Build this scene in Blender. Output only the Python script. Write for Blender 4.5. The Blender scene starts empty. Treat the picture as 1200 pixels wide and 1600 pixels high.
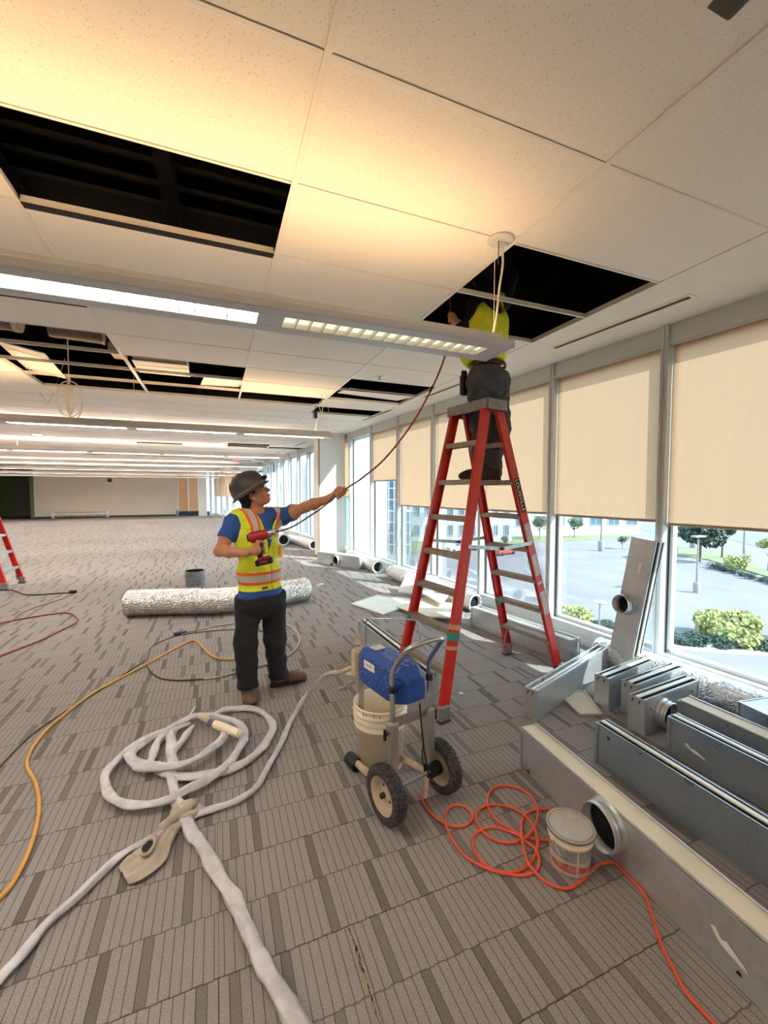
import bpy, bmesh, math, random
import numpy as np
from mathutils import Vector, Matrix, noise as mnoise
C = bpy.context.scene.collection
S = bpy.context.scene
PI = math.pi

# ---------------------------------------------------------------- camera
F_PX, EYE, CEIL = 655.0, 1.58, 2.98
PITCH = math.atan(32 / F_PX)
YAW = math.atan(264 / F_PX * math.cos(PITCH))
cam_d = bpy.data.cameras.new('camera')
cam = bpy.data.objects.new('camera', cam_d)
C.objects.link(cam)
cam.location = (0, 0, EYE)
cam.rotation_euler = (PI / 2 - PITCH, 0, -YAW)
cam_d.sensor_fit = 'VERTICAL'
cam_d.sensor_height = 24
cam_d.lens = F_PX / 1600 * 24
cam_d.clip_start = 0.05
cam_d.clip_end = 600
S.camera = cam

# ---------------------------------------------------------------- world, sun, exposure
W = bpy.data.worlds.new('daylight')
S.world = W
W.use_nodes = True
nt = W.node_tree
bg = nt.nodes['Background']
tc = nt.nodes.new('ShaderNodeTexCoord')
sx = nt.nodes.new('ShaderNodeSeparateXYZ')
rp = nt.nodes.new('ShaderNodeValToRGB')
rp.color_ramp.elements[0].position = 0.0
rp.color_ramp.elements[0].color = (0.80, 0.93, 1.0, 1)
rp.color_ramp.elements[1].position = 0.7
rp.color_ramp.elements[1].color = (0.46, 0.66, 0.95, 1)
nt.links.new(tc.outputs['Generated'], sx.inputs[0])
nt.links.new(sx.outputs['Z'], rp.inputs[0])
nt.links.new(rp.outputs[0], bg.inputs[0])
bg.inputs[1].default_value = 3.0
sun_d = bpy.data.lights.new('sun', 'SUN')
sun_d.energy = 11.0
sun_d.angle = math.radians(0.6)
sun_d.color = (1.0, 0.95, 0.90)
sun = bpy.data.objects.new('sun', sun_d)
C.objects.link(sun)
SUN_TRAVEL = Vector((-0.70, 0.72, -0.85)).normalized()
sun.rotation_euler = SUN_TRAVEL.to_track_quat('-Z', 'Y').to_euler()
sun.location = (20, -20, 30)
S.view_settings.view_transform = 'Standard'
S.view_settings.look = 'None'
S.view_settings.gamma = 1
S.view_settings.use_curve_mapping = False
S.view_settings.exposure = 0.75
UP_LIGHT, DOWN_LIGHT = 12.0, 20.0
S.cycles.max_bounces = 10
S.cycles.diffuse_bounces = 5
S.cycles.transparent_max_bounces = 16
S.cycles.use_denoising = True

# ---------------------------------------------------------------- measuring helpers
_fw = Vector((math.sin(YAW) * math.cos(PITCH), math.cos(YAW) * math.cos(PITCH), -math.sin(PITCH)))
_rt = Vector((math.cos(YAW), -math.sin(YAW), 0))
_up = _rt.cross(_fw)
def ray(x, y):
    return _fw + _rt * ((x - 600) / F_PX) - _up * ((y - 800) / F_PX)
def at(x, y, depth):
    """world point seen at photo pixel x, y at the given depth"""
    return Vector((0, 0, EYE)) + ray(x, y) * depth
def fl(x, y, z=0.0):
    """world point of the horizontal plane z seen at photo pixel x, y"""
    d = ray(x, y)
    return Vector((0, 0, EYE)) + d * ((z - EYE) / d.z)

# ---------------------------------------------------------------- mesh helpers
class MB:
    def __init__(self):
        self.v, self.f, self.m, self.s = [], [], [], []
    def add(self, vs, fs, mi=0, smooth=False, M=None):
        o = len(self.v)
        if M is not None:
            vs = [M @ Vector(p) for p in vs]
        self.v += [tuple(p) for p in vs]
        for f in fs:
            self.f.append([i + o for i in f]); self.m.append(mi); self.s.append(smooth)
        return self
    def box(self, c, s, mi=0, M=None, b=0.0):
        x, y, z = s[0] / 2, s[1] / 2, s[2] / 2
        if b <= 0:
            vs = [(c[0] + i * x, c[1] + j * y, c[2] + k * z) for i in (-1, 1) for j in (-1, 1) for k in (-1, 1)]
            fs = [(0, 1, 3, 2), (4, 6, 7, 5), (0, 4, 5, 1), (2, 3, 7, 6), (0, 2, 6, 4), (1, 5, 7, 3)]
            return self.add(vs, fs, mi, False, M)
        vs, ix = [], {}
        for i in (-1, 1):
            for j in (-1, 1):
                for k in (-1, 1):
                    for a in range(3):
                        p = [i * x, j * y, k * z]
                        q = [p[n] - (0 if n == a else (b if p[n] > 0 else -b)) for n in range(3)]
                        ix[(i, j, k, a)] = len(vs)
                        vs.append((c[0] + q[0], c[1] + q[1], c[2] + q[2]))
        fs = []
        for a in range(3):
            o = [n for n in range(3) if n != a]
            for sg in (-1, 1):
                ring = []
                for u, w in ((-1, -1), (1, -1), (1, 1), (-1, 1)):
                    t = [0, 0, 0]; t[a] = sg; t[o[0]] = u; t[o[1]] = w
                    ring.append(ix[(t[0], t[1], t[2], a)])
                if (sg > 0) == (a == 1): ring.reverse()
                fs.append(ring)
        for a in range(3):
            o = [n for n in range(3) if n != a]
            for u in (-1, 1):
                for w in (-1, 1):
                    def g(sg, ax):
                        t = [0, 0, 0]; t[a] = sg; t[o[0]] = u; t[o[1]] = w
                        return ix[(t[0], t[1], t[2], ax)]
                    fs.append([g(-1, o[0]), g(1, o[0]), g(1, o[1]), g(-1, o[1])])
        for i in (-1, 1):
            for j in (-1, 1):
                for k in (-1, 1):
                    fs.append([ix[(i, j, k, 0)], ix[(i, j, k, 1)], ix[(i, j, k, 2)]])
        return self.add(vs, fs, mi, False, M)
    def tube(self, pts, r, n=10, mi=0, caps=True, closed=False, flat=None, M=None, rough=0.0, seed=0):
        pts = [Vector(p) for p in pts]
        L = len(pts)
        rs = r if isinstance(r, (list, tuple)) else [r] * L
        rnd = random.Random(seed)
        T = []
        for i in range(L):
            if closed: t = pts[(i + 1) % L] - pts[i - 1]
            else: t = pts[min(i + 1, L - 1)] - pts[max(i - 1, 0)]
            T.append(t.normalized() if t.length > 1e-9 else Vector((0, 0, 1)))
        ref = Vector((0, 0, 1)) if abs(T[0].z) < 0.9 else Vector((1, 0, 0))
        vs, fs = [], []
        for i in range(L):
            if flat is not None: ref = Vector(flat)
            nx = ref - T[i] * ref.dot(T[i])
            if nx.length < 1e-6: nx = T[i].orthogonal()
            nx.normalize()
            ny = T[i].cross(nx)
            if flat is None: ref = nx
            for j in range(n):
                a = 2 * PI * j / n
                rr = rs[i] * (1 + rnd.uniform(-rough, rough))
                rz, rx = (rr, rr) if not isinstance(rr, tuple) else rr
                vs.append(pts[i] + nx * math.cos(a) * rz + ny * math.sin(a) * rx)
        m = L if closed else L - 1
        for i in range(m):
            for j in range(n):
                a, b_ = i * n + j, i * n + (j + 1) % n
                c, d = ((i + 1) % L) * n + (j + 1) % n, ((i + 1) % L) * n + j
                fs.append((a, b_, c, d))
        self.add(vs, fs, mi, True, M)
        if caps and not closed:
            self.add(vs[:n], [tuple(reversed(range(n)))], mi, False, M)
            self.add(vs[-n:], [tuple(range(n))], mi, False, M)
        return self
    def ribbon_tube(self, pts, w, h, n=10, mi=0, rough=0.0, seed=0, twist=None, crease=0.0):
        """soft tube lying flat: width w, height h (lists allowed)"""
        pts = [Vector(p) for p in pts]; L = len(pts); rnd = random.Random(seed)
        vs, fs = [], []
        for i in range(L):
            t = (pts[min(i + 1, L - 1)] - pts[max(i - 1, 0)]).normalized()
            sd = t.cross(Vector((0, 0, 1)))
            if sd.length < 1e-4: sd = Vector((1, 0, 0))
            sd.normalize(); up = sd.cross(t)
            tws = twist[i] if twist else 0.0
            ww = w[i] if isinstance(w, list) else w
            hh = h[i] if isinstance(h, list) else h
            for j in range(n):
                a = 2 * PI * j / n
                k = 1 + rnd.uniform(-rough, rough)
                if crease: k += crease * mnoise.noise(Vector((i * .16, math.cos(a) * 1.6 + seed * 7, math.sin(a) * 1.6)))
                cx_, sy_ = math.cos(a) * ww / 2 * k, math.sin(a) * hh / 2 * k
                vs.append(pts[i] + sd * (cx_ * math.cos(tws) - sy_ * math.sin(tws)) + up * (cx_ * math.sin(tws) + sy_ * math.cos(tws)))
        for i in range(L - 1):
            for j in range(n):
                fs.append((i * n + j, i * n + (j + 1) % n, (i + 1) * n + (j + 1) % n, (i + 1) * n + j))
        self.add(vs, fs, mi, True)
        self.add(vs[:n], [tuple(reversed(range(n)))], mi)
        self.add(vs[-n:], [tuple(range(n))], mi)
        return self
    def lathe(self, prof, n=24, mi=0, M=None, smooth=True):
        vs, fs = [], []
        for r, z in prof:
            for j in range(n):
                a = 2 * PI * j / n
                vs.append((r * math.cos(a), r * math.sin(a), z))
        for i in range(len(prof) - 1):
            for j in range(n):
                fs.append((i * n + j, i * n + (j + 1) % n, (i + 1) * n + (j + 1) % n, (i + 1) * n + j))
        return self.add(vs, fs, mi, smooth, M)
    def poly(self, pts, z0, z1, mi=0, M=None):
        n = len(pts)
        vs = [(x, y, z0) for x, y in pts] + [(x, y, z1) for x, y in pts]
        fs = [tuple(reversed(range(n))), tuple(range(n, 2 * n))]
        fs += [(i, (i + 1) % n, n + (i + 1) % n, n + i) for i in range(n)]
        return self.add(vs, fs, mi, False, M)
    def mesh(self, name, mats):
        me = bpy.data.meshes.new(name)
        me.from_pydata(self.v, [], self.f)
        for m in (mats if isinstance(mats, (list, tuple)) else [mats]): me.materials.append(m)
        me.polygons.foreach_set('material_index', self.m)
        me.polygons.foreach_set('use_smooth', self.s)
        me.update()
        return me
    def build(self, name, mats, parent=None, loc=None, rot=None):
        return link(name, self.mesh(name, mats), parent, loc, rot)

def link(name, me, parent=None, loc=None, rot=None):
    o = bpy.data.objects.new(name, me)
    C.objects.link(o)
    if parent is not None: o.parent = parent
    if loc is not None: o.location = loc
    if rot is not None: o.rotation_euler = rot
    return o
def tag(o, label, cat, group=None):
    o['label'] = label; o['category'] = cat
    if group: o['group'] = group
    return o
def thing(name, label, cat, loc=(0, 0, 0), rz=0.0, group=None, rot=None):
    o = bpy.data.objects.new(name, None)
    o.empty_display_size = 0.1
    C.objects.link(o)
    o.location = loc; o.rotation_euler = rot if rot else (0, 0, rz)
    return tag(o, label, cat, group)
def struct(o, label=None):
    o['kind'] = 'structure'
    if label: o['label'] = label
    return o
def copy_tree(o, parent=None):
    c = o.copy(); C.objects.link(c); c.parent = parent
    for ch in list(o.children): copy_tree(ch, c)
    return c
def spline(pts, step=0.03, closed=False):
    """Catmull-Rom through the points, resampled"""
    P = [Vector(p) for p in pts]
    out = []
    L = len(P)
    for i in range(L if closed else L - 1):
        g = (lambda k: P[k % L]) if closed else (lambda k: P[max(0, min(L - 1, k))])
        p0, p1, p2, p3 = g(i - 1), g(i), g(i + 1), g(i + 2)
        n = max(2, int((p2 - p1).length / step))
        for k in range(n):
            t = k / n
            out.append(0.5 * ((2 * p1) + (p2 - p0) * t + (2 * p0 - 5 * p1 + 4 * p2 - p3) * t * t + (3 * p1 - p0 - 3 * p2 + p3) * t ** 3))
    if not closed: out.append(P[-1])
    return out

# ---------------------------------------------------------------- materials
def srgb(r, g, b):
    f = lambda c: (c / 255 / 12.92) if c / 255 <= 0.04045 else ((c / 255 + 0.055) / 1.055) ** 2.4
    return (f(r), f(g), f(b), 1)
class NT:
    """small node-tree writer"""
    def __init__(self, m):
        self.t = m.node_tree; self.n = self.t.nodes; self.b = self.n['Principled BSDF']
        self.geo = None
    def new(self, kind, **kw):
        x = self.n.new('ShaderNode' + kind)
        for k, v in kw.items(): setattr(x, k, v)
        return x
    def math(self, op, a, b=None, c=None):
        x = self.new('Math', operation=op)
        for i, q in enumerate((a, b, c)):
            if q is None: continue
            if isinstance(q, (int, float)): x.inputs[i].default_value = q
            else: self.t.links.new(q, x.inputs[i])
        return x.outputs[0]
    def mix(self, fac, a, b):
        x = self.new('Mix', data_type='RGBA')
        for sock, q in ((x.inputs[0], fac), (x.inputs[6], a), (x.inputs[7], b)):
            if isinstance(q, (int, float)): sock.default_value = q
            elif isinstance(q, tuple): sock.default_value = q
            else: self.t.links.new(q, sock)
        return x.outputs[2]
    def link(self, a, b): self.t.links.new(a, b)
    def coord(self, world=False):
        if world: return self.new('NewGeometry').outputs['Position']
        return self.new('TexCoord').outputs['Object']
    def noise(self, co, scale, detail=3, rough=0.5):
        x = self.new('TexNoise'); self.link(co, x.inputs['Vector'])
        x.inputs['Scale'].default_value = scale; x.inputs['Detail'].default_value = detail
        x.inputs['Roughness'].default_value = rough
        return x.outputs['Fac']
    def ramp(self, fac, a, b, lo=0.0, hi=1.0):
        x = self.new('MapRange')
        self.link(fac, x.inputs[0])
        x.inputs[1].default_value = a; x.inputs[2].default_value = b
        x.inputs[3].default_value = lo; x.inputs[4].default_value = hi
        return x.outputs[0]
    def bump(self, h, strength=0.3, dist=0.01):
        x = self.new('Bump'); self.link(h, x.inputs['Height'])
        x.inputs['Strength'].default_value = strength; x.inputs['Distance'].default_value = dist
        self.link(x.outputs[0], self.b.inputs['Normal'])
    def scaled(self, co, s):
        x = self.new('VectorMath', operation='MULTIPLY'); self.link(co, x.inputs[0]); x.inputs[1].default_value = s
        return x.outputs[0]
def mat(name, col, rough=0.6, metal=0.0, var=0.0, vscale=8.0, bump=0.0, bscale=60.0, world=False, **kw):
    m = bpy.data.materials.new(name); m.use_nodes = True
    t = NT(m); b = t.b
    b.inputs['Base Color'].default_value = col
    b.inputs['Roughness'].default_value = rough
    b.inputs['Metallic'].default_value = metal
    for k, v in kw.items(): b.inputs[k].default_value = v
    if var > 0 or bump > 0: co = t.coord(world)
    if var > 0:
        n = t.noise(co, vscale, 4)
        dk = tuple(c * (1 - var) for c in col[:3]) + (1,)
        lt = tuple(min(1, c * (1 + var * 0.7)) for c in col[:3]) + (1,)
        t.link(t.mix(t.ramp(n, 0.3, 0.7), dk, lt), b.inputs['Base Color'])
    if bump > 0:
        t.bump(t.noise(co, bscale, 3), bump, 0.004)
    return m
def emis(name, col, strength, base=None):
    m = bpy.data.materials.new(name); m.use_nodes = True
    b = m.node_tree.nodes['Principled BSDF']
    b.inputs['Base Color'].default_value = base or col
    b.inputs['Emission Color'].default_value = col
    b.inputs['Emission Strength'].default_value = strength
    return m

def carpet_material():
    m = bpy.data.materials.new('carpet'); m.use_nodes = True
    t = NT(m); pos = t.coord(True)
    sp = t.new('SeparateXYZ'); t.link(pos, sp.inputs[0])
    X, Y = sp.outputs['X'], sp.outputs['Y']
    row = t.math('DIVIDE', t.math('SUBTRACT', Y, 1.394 - 0.2286 * 40), 0.2286)
    # jogged row joints: the strip edge steps a little every line
    lp = 0.0327
    u0 = t.math('DIVIDE', X, lp)
    jog = t.math('MULTIPLY', t.math('SINE', t.math('MULTIPLY', t.math('FLOOR', u0), 2.4)), 0.008)
    row = t.math('ADD', row, jog)
    ri = t.math('FLOOR', row); rf = t.math('FRACT', row)
    wn = t.new('TexWhiteNoise', noise_dimensions='1D'); t.link(ri, wn.inputs['W'])
    u = t.math('ADD', u0, t.math('MULTIPLY', wn.outputs['Value'], 7.0))
    li = t.math('FLOOR', u); lf = t.math('FRACT', u)
    line = t.math('MAXIMUM', t.math('LESS_THAN', lf, 0.10), 0)
    # dark bars: one line strip in each group of six, chosen at random
    grp = t.math('FLOOR', t.math('DIVIDE', li, 7.0))
    wn2 = t.new('TexWhiteNoise', noise_dimensions='2D')
    cb = t.new('CombineXYZ'); t.link(grp, cb.inputs[0]); t.link(ri, cb.inputs[1]); t.link(cb.outputs[0], wn2.inputs['Vector'])
    pick = t.math('FLOOR', t.math('MULTIPLY', wn2.outputs['Value'], 7.0))
    inb = t.math('COMPARE', t.math('SUBTRACT', li, t.math('MULTIPLY', grp, 7.0)), pick, 0.1)
    edge = t.math('LESS_THAN', t.math('ABSOLUTE', t.math('SUBTRACT', rf, 0.5)), 0.488)
    tone = t.math('ADD', 0.35, t.math('MULTIPLY', wn2.outputs['Color'], 0.55))
    fine = t.noise(pos, 260, 2, 0.7)
    big = t.noise(pos, 1.1, 3)
    base = t.mix(t.ramp(fine, 0.32, 0.68), srgb(122, 117, 115), srgb(182, 175, 171))
    base = t.mix(t.ramp(big, 0.35, 0.65, 0.0, 0.35), base, srgb(140, 138, 142))
    dark = t.mix(t.ramp(fine, 0.3, 0.7), srgb(84, 79, 77), srgb(112, 106, 103))
    c1 = t.mix(t.math('MULTIPLY', inb, tone), base, dark)
    c2 = t.mix(t.math('MULTIPLY', line, 0.72), c1, srgb(70, 66, 65))
    c3 = t.mix(t.math('MULTIPLY', t.math('SUBTRACT', 1.0, edge), 0.6), c2, srgb(78, 73, 71))
    t.link(c3, t.b.inputs['Base Color'])
    t.b.inputs['Roughness'].default_value = 0.95
    t.b.inputs['Specular IOR Level'].default_value = 0.15
    h = t.math('SUBTRACT', t.math('MULTIPLY', fine, 0.6), t.math('MULTIPLY', line, 0.6))
    t.bump(h, 0.6, 0.004)
    return m
def ceiling_tile_material():
    m = bpy.data.materials.new('mineral_fibre'); m.use_nodes = True
    t = NT(m); pos = t.coord(True)
    a = t.new('TexVoronoi'); t.link(t.scaled(pos, (75, 110, 60)), a.inputs['Vector']); a.inputs['Scale'].default_value = 1.0
    n = t.noise(pos, 45, 3)
    pits = t.math('MULTIPLY', t.math('LESS_THAN', a.outputs['Distance'], 0.21), t.math('GREATER_THAN', n, 0.47))
    c = t.mix(t.math('MULTIPLY', pits, 0.42), srgb(240, 236, 229), srgb(150, 135, 118))
    t.link(c, t.b.inputs['Base Color'])
    t.b.inputs['Roughness'].default_value = 0.9
    t.bump(t.math('SUBTRACT', 1.0, pits), 0.35, 0.003)
    return m
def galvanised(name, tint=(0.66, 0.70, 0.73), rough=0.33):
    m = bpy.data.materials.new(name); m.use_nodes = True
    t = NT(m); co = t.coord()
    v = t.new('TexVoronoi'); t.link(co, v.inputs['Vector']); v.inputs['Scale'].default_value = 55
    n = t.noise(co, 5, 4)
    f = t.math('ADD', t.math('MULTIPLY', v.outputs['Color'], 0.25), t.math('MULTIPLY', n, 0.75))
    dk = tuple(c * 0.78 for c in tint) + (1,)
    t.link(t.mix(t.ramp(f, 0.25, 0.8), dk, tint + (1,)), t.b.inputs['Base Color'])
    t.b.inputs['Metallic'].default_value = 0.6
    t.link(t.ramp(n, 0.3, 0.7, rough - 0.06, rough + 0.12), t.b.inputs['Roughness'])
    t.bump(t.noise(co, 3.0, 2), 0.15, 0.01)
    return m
def glass_material(name, tint=(0.92, 0.985, 0.98, 1), refl=0.5):
    m = bpy.data.materials.new(name); m.use_nodes = True
    t = NT(m)
    tr = t.new('BsdfTransparent'); tr.inputs[0].default_value = tint
    gl = t.new('BsdfGlossy'); gl.inputs['Roughness'].default_value = 0.02
    fr = t.new('Fresnel'); fr.inputs[0].default_value = 1.45
    mx = t.new('MixShader')
    t.link(t.math('MULTIPLY', fr.outputs[0], refl), mx.inputs[0]); t.link(tr.outputs[0], mx.inputs[1]); t.link(gl.outputs[0], mx.inputs[2])
    t.link(mx.outputs[0], t.n['Material Output'].inputs[0])
    return m
def translucent_material(name, col, trans=0.5, rough=0.8, weave=0.0):
    m = bpy.data.materials.new(name); m.use_nodes = True
    t = NT(m)
    d = t.new('BsdfDiffuse'); d.inputs[0].default_value = col
    tl = t.new('BsdfTranslucent'); tl.inputs[0].default_value = col
    if weave:
        w = t.ramp(t.noise(t.scaled(t.coord(), (1, 1, 0.08)), 30, 3), 0.3, 0.7, 1 - weave, 1.0)
        mm = t.new('VectorMath', operation='SCALE'); mm.inputs[0].default_value = col[:3]; t.link(w, mm.inputs['Scale'])
        t.link(mm.outputs[0], tl.inputs[0]); t.link(mm.outputs[0], d.inputs[0])
    mx = t.new('MixShader'); mx.inputs[0].default_value = trans
    t.link(d.outputs[0], mx.inputs[1]); t.link(tl.outputs[0], mx.inputs[2])
    t.link(mx.outputs[0], t.n['Material Output'].inputs[0])
    return m

M_ = dict(
    carpet=carpet_material(), tile=ceiling_tile_material(),
    slab=mat('floor_slab', srgb(60, 56, 54), 0.9, var=0.2),
    white_paint=mat('white_paint', srgb(232, 229, 224), 0.7, var=0.03, vscale=2),
    drywall=mat('drywall', srgb(236, 233, 228), 0.85, var=0.03, vscale=3),
    grid=mat('grid_white', srgb(236, 230, 222), 0.5, var=0.02),
    beige_wall=mat('beige_wall', srgb(226, 218, 208), 0.85, var=0.03, vscale=1.0),
    green_wall=mat('green_wall', srgb(104, 124, 84), 0.8, var=0.12),
    alu=mat('window_aluminium', srgb(214, 217, 216), 0.38, 0.25, var=0.03, vscale=3),
    alu_dark=mat('gasket', srgb(60, 64, 66), 0.6, var=0.1),
    black=mat('black_plastic', srgb(22, 22, 23), 0.5, var=0.15),
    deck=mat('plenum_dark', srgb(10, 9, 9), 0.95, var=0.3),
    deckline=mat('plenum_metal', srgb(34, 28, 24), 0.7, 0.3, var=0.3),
    glass=glass_material('window_glass'),
    blind=translucent_material('blind_cloth', srgb(224, 190, 156), 0.36, weave=0.03),
    blind_bar=mat('blind_bar', srgb(176, 158, 134), 0.6, var=0.05),
    galv=galvanised('galvanised_steel'),
    galv_shaded=galvanised('galvanised_shaded', (0.42, 0.47, 0.53), 0.3),  # same steel, with shade put into a darker tint
    red=mat('red_fibreglass', srgb(214, 46, 36), 0.35, var=0.08, vscale=10),
    ladder_alu=mat('ladder_aluminium', srgb(168, 158, 146), 0.45, 0.5, var=0.15, vscale=20),
    chrome=mat('chrome', srgb(205, 205, 208), 0.2, 0.95, var=0.05),
)

# ================================================================ the setting
def wall_x(y): return 3.75 - 0.08 * y
WALL_ANG = math.atan(0.08)
# floor: a slab with the carpet tiles laid on it
TS, TY0, TX0 = 0.4572, 1.394, 0.44
edge = [(wall_x(-6.2) + .2, -6.2), (wall_x(20.45) + .2, 20.45), (wall_x(20.45) - 2.4, 30.4), (-16.2, 30.4), (-16.2, -6.2)]
slab = MB().poly(edge, -0.30, -0.005).build('floor', M_['slab'])
struct(slab, 'grey striped carpet floor')
def tile_mesh(sx, sy, h, bev, m, name):
    b = MB()
    x, y = sx / 2, sy / 2
    vs = [(-x, -y, 0), (x, -y, 0), (x, y, 0), (-x, y, 0),
          (-x, -y, h - bev), (x, -y, h - bev), (x, y, h - bev), (-x, y, h - bev),
          (-x + bev, -y + bev, h), (x - bev, -y + bev, h), (x - bev, y - bev, h), (-x + bev, y - bev, h)]
    fs = [(0, 1, 5, 4), (1, 2, 6, 5), (2, 3, 7, 6), (3, 0, 4, 7), (4, 5, 9, 8), (5, 6, 10, 9), (6, 7, 11, 10), (7, 4, 8, 11), (8, 9, 10, 11)]
    b.add(vs, fs)
    return b.mesh(name, m)
ct = tile_mesh(TS - 0.0012, TS - 0.0012, 0.005, 0.0008, M_['carpet'], 'carpet_tile')
cells = []
for j in range(-3, 66):
    for i in range(-40, 9):
        cx, cy = TX0 + (i + 0.5) * TS, TY0 + (j + 0.5) * TS
        if cx > wall_x(cy) + TS / 2 or cy > 30.2 or cx < -16: continue
        v = Vector((cx, cy, 0)) - Vector((0, 0, EYE))
        dz = v.dot(_fw)
        ok = dz > 0.3 and abs(v.dot(_rt) / dz) < 1.25 and abs(v.dot(_up) / dz) < 1.7
        cells.append((0 if ok else 1, cx * cx + cy * cy, cx, cy))
cells.sort()
rest = MB()
for k, (_, _, cx, cy) in enumerate(cells):
    if k < 300:
        link('carpet_tile', ct, slab, (cx, cy, -0.005))
    else:
        x = TS / 2 - 0.0006
        rest.add([(cx - x, cy - x, 0), (cx + x, cy - x, 0), (cx + x, cy + x, 0), (cx - x, cy + x, 0)], [(0, 1, 2, 3)])
r_ = rest.build('carpet_tiles', M_['carpet'], slab); r_['kind'] = 'stuff'
# frayed seam in the carpet at the bottom of the picture
fray = MB(); rnd = random.Random(4)
M_['straw'] = mat('frayed_backing', srgb(196, 172, 134), 0.9, var=0.25)
seam = [fl(545, 1450), fl(556, 1480), fl(568, 1520), fl(578, 1550), fl(592, 1598), fl(606, 1650)]
for k in range(70):
    q = rnd.random() * (len(seam) - 1.01); i = int(q); p = seam[i].lerp(seam[i + 1], q - i)
    d = (seam[i + 1] - seam[i]).normalized() * rnd.uniform(0.01, 0.035) + Vector((rnd.uniform(-.008, .008), rnd.uniform(-.008, .008), 0))
    fray.tube([p + Vector((rnd.uniform(-.004, .004), 0, 0.002)), p + d * 0.5 + Vector((0, 0, rnd.uniform(.002, .009))), p + d + Vector((0, 0, 0.003))], 0.0007, 4)
for k in range(16):
    p = fl(500 + k * 7.5, 1467 - k * 3.3)
    fray.tube([p, p + Vector((rnd.uniform(-.01, .01), rnd.uniform(-.01, .01), .004))], 0.0006, 4)
fr = fray.build('frayed_seam', M_['straw'], slab); fr['kind'] = 'stuff'; fr['label'] = 'frayed yellowish carpet seam'
dark = MB()
for i in range(len(seam) - 1):
    a, b2 = seam[i], seam[i + 1]
    s = Vector((0.003 + 0.002 * math.sin(i * 2), 0, 0))
    dark.add([a - s + Vector((0, 0, .0006)), a + s + Vector((0, 0, .0006)), b2 + s + Vector((0, 0, .0006)), b2 - s + Vector((0, 0, .0006))], [(0, 1, 2, 3)])
dark.build('seam_gap', M_['black'], slab)

# ceiling: grid, tiles, drywall strip along the windows
GX, GY0, PY = [2.80 - 1.22 * k for k in range(16)], 1.376, 0.61
def row_y(k): return GY0 + PY * k
holes = {(2, 1), (0, 1), (0, 2), (3, 5), (3, 6), (3, 7), (3, 8), (2, 6), (2, 7), (2, 8), (1, 8), (0, 6), (0, 7), (0, 9),
         (3, 20), (1, 19), (1, 20), (0, 20), (3, 28), (4, 28), (2, 29), (1, 30), (5, 28), (0, 29), (2, 34), (0, 36)}
ceil = bpy.data.objects.new('ceiling', None)
C.objects.link(ceil); struct(ceil, 'suspended ceiling of white fissured tiles')
cb_ = MB()
# drywall strip between the last runner and the window wall
ys = [-7 + i for i in range(0, 38)]
for a, b2 in zip(ys[:-1], ys[1:]):
    f = lambda y: wall_x(min(y, 20.5)) - (0.267 * max(0, y - 20.5)) + 0.25
    cb_.add([(2.80, a, CEIL), (f(a), a, CEIL), (f(b2), b2, CEIL), (2.80, b2, CEIL), (2.80, a, CEIL + .02), (f(a), a, CEIL + .02), (f(b2), b2, CEIL + .02), (2.80, b2, CEIL + .02)],
            [(0, 3, 2, 1), (4, 5, 6, 7), (0, 1, 5, 4), (2, 3, 7, 6), (0, 4, 7, 3)]) if f(min(a, b2)) > 2.85 and f(max(a, b2)) > 2.82 else None
cb_.build('perimeter_strip', M_['drywall'], ceil)
runner = MB()
for x in GX:
    runner2 = MB().box((0, 12, CEIL - 0.003), (0.026, 38, 0.006)).box((0, 12, CEIL + 0.02), (0.003, 38, 0.035))
    runner2.build('grid_runner', M_['grid'], ceil, (x, 0, 0))
tee_me = MB().box((0, 0, CEIL - 0.002), (1.19, 0.014, 0.004)).box((0, 0, CEIL + 0.016), (1.19, 0.003, 0.03)).mesh('grid_tee', M_['grid'])
tees_far = MB()
tile_cells = []
for c in range(15):
    x1, x0 = GX[c], GX[c + 1]
    for k in range(-12, 50):
        y0 = row_y(k)
        if y0 > 30.3: continue
        cx, cy = (x0 + x1) / 2, y0 + PY / 2
        v = Vector((cx, cy, CEIL - EYE)); dz = v.dot(_fw)
        vis = dz > 0.2 and abs(v.dot(_rt) / dz) < 1.6
        tile_cells.append((0 if vis else 1, v.length_squared, c, k, cx, cy))
tile_cells.sort()
tl = tile_mesh(1.22 - 0.026 + 0.012, PY - 0.010, 0.014, 0.004, M_['tile'], 'ceiling_tile')
for f in tl.polygons: f.flip()
rest = MB(); nt_ = 0; ntee = 0
M_['tile_edge'] = mat('tile_edge', srgb(120, 96, 74), 0.95, var=0.2)
def tile_at(c, k): return c < 15 and (c, k) not in holes
for n, (_, _, c, k, cx, cy) in enumerate(tile_cells):
    # cross tee on the near edge of each cell
    if ntee < 290: link('grid_tee', tee_me, ceil, (cx, row_y(k), 0)); ntee += 1
    else: tees_far.box((cx, row_y(k), CEIL - 0.002), (1.19, 0.014, 0.004))
    if (c, k) in holes: continue
    if (c, k) == (0, -1): continue
    if n < 290:
        o = link('ceiling_tile', tl, ceil, (cx, cy, CEIL + 0.014)); o.scale = (1, 1, -1)
    else:
        x, y = 0.597, PY / 2 - 0.005
        rest.add([(cx - x, cy - y, CEIL), (cx - x, cy + y, CEIL), (cx + x, cy + y, CEIL), (cx + x, cy - y, CEIL)], [(0, 1, 2, 3)])
tees_far.build('grid_tees', M_['grid'], ceil)['kind'] = 'stuff'
rest.build('ceiling_tiles', M_['tile'], ceil)['kind'] = 'stuff'
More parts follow.
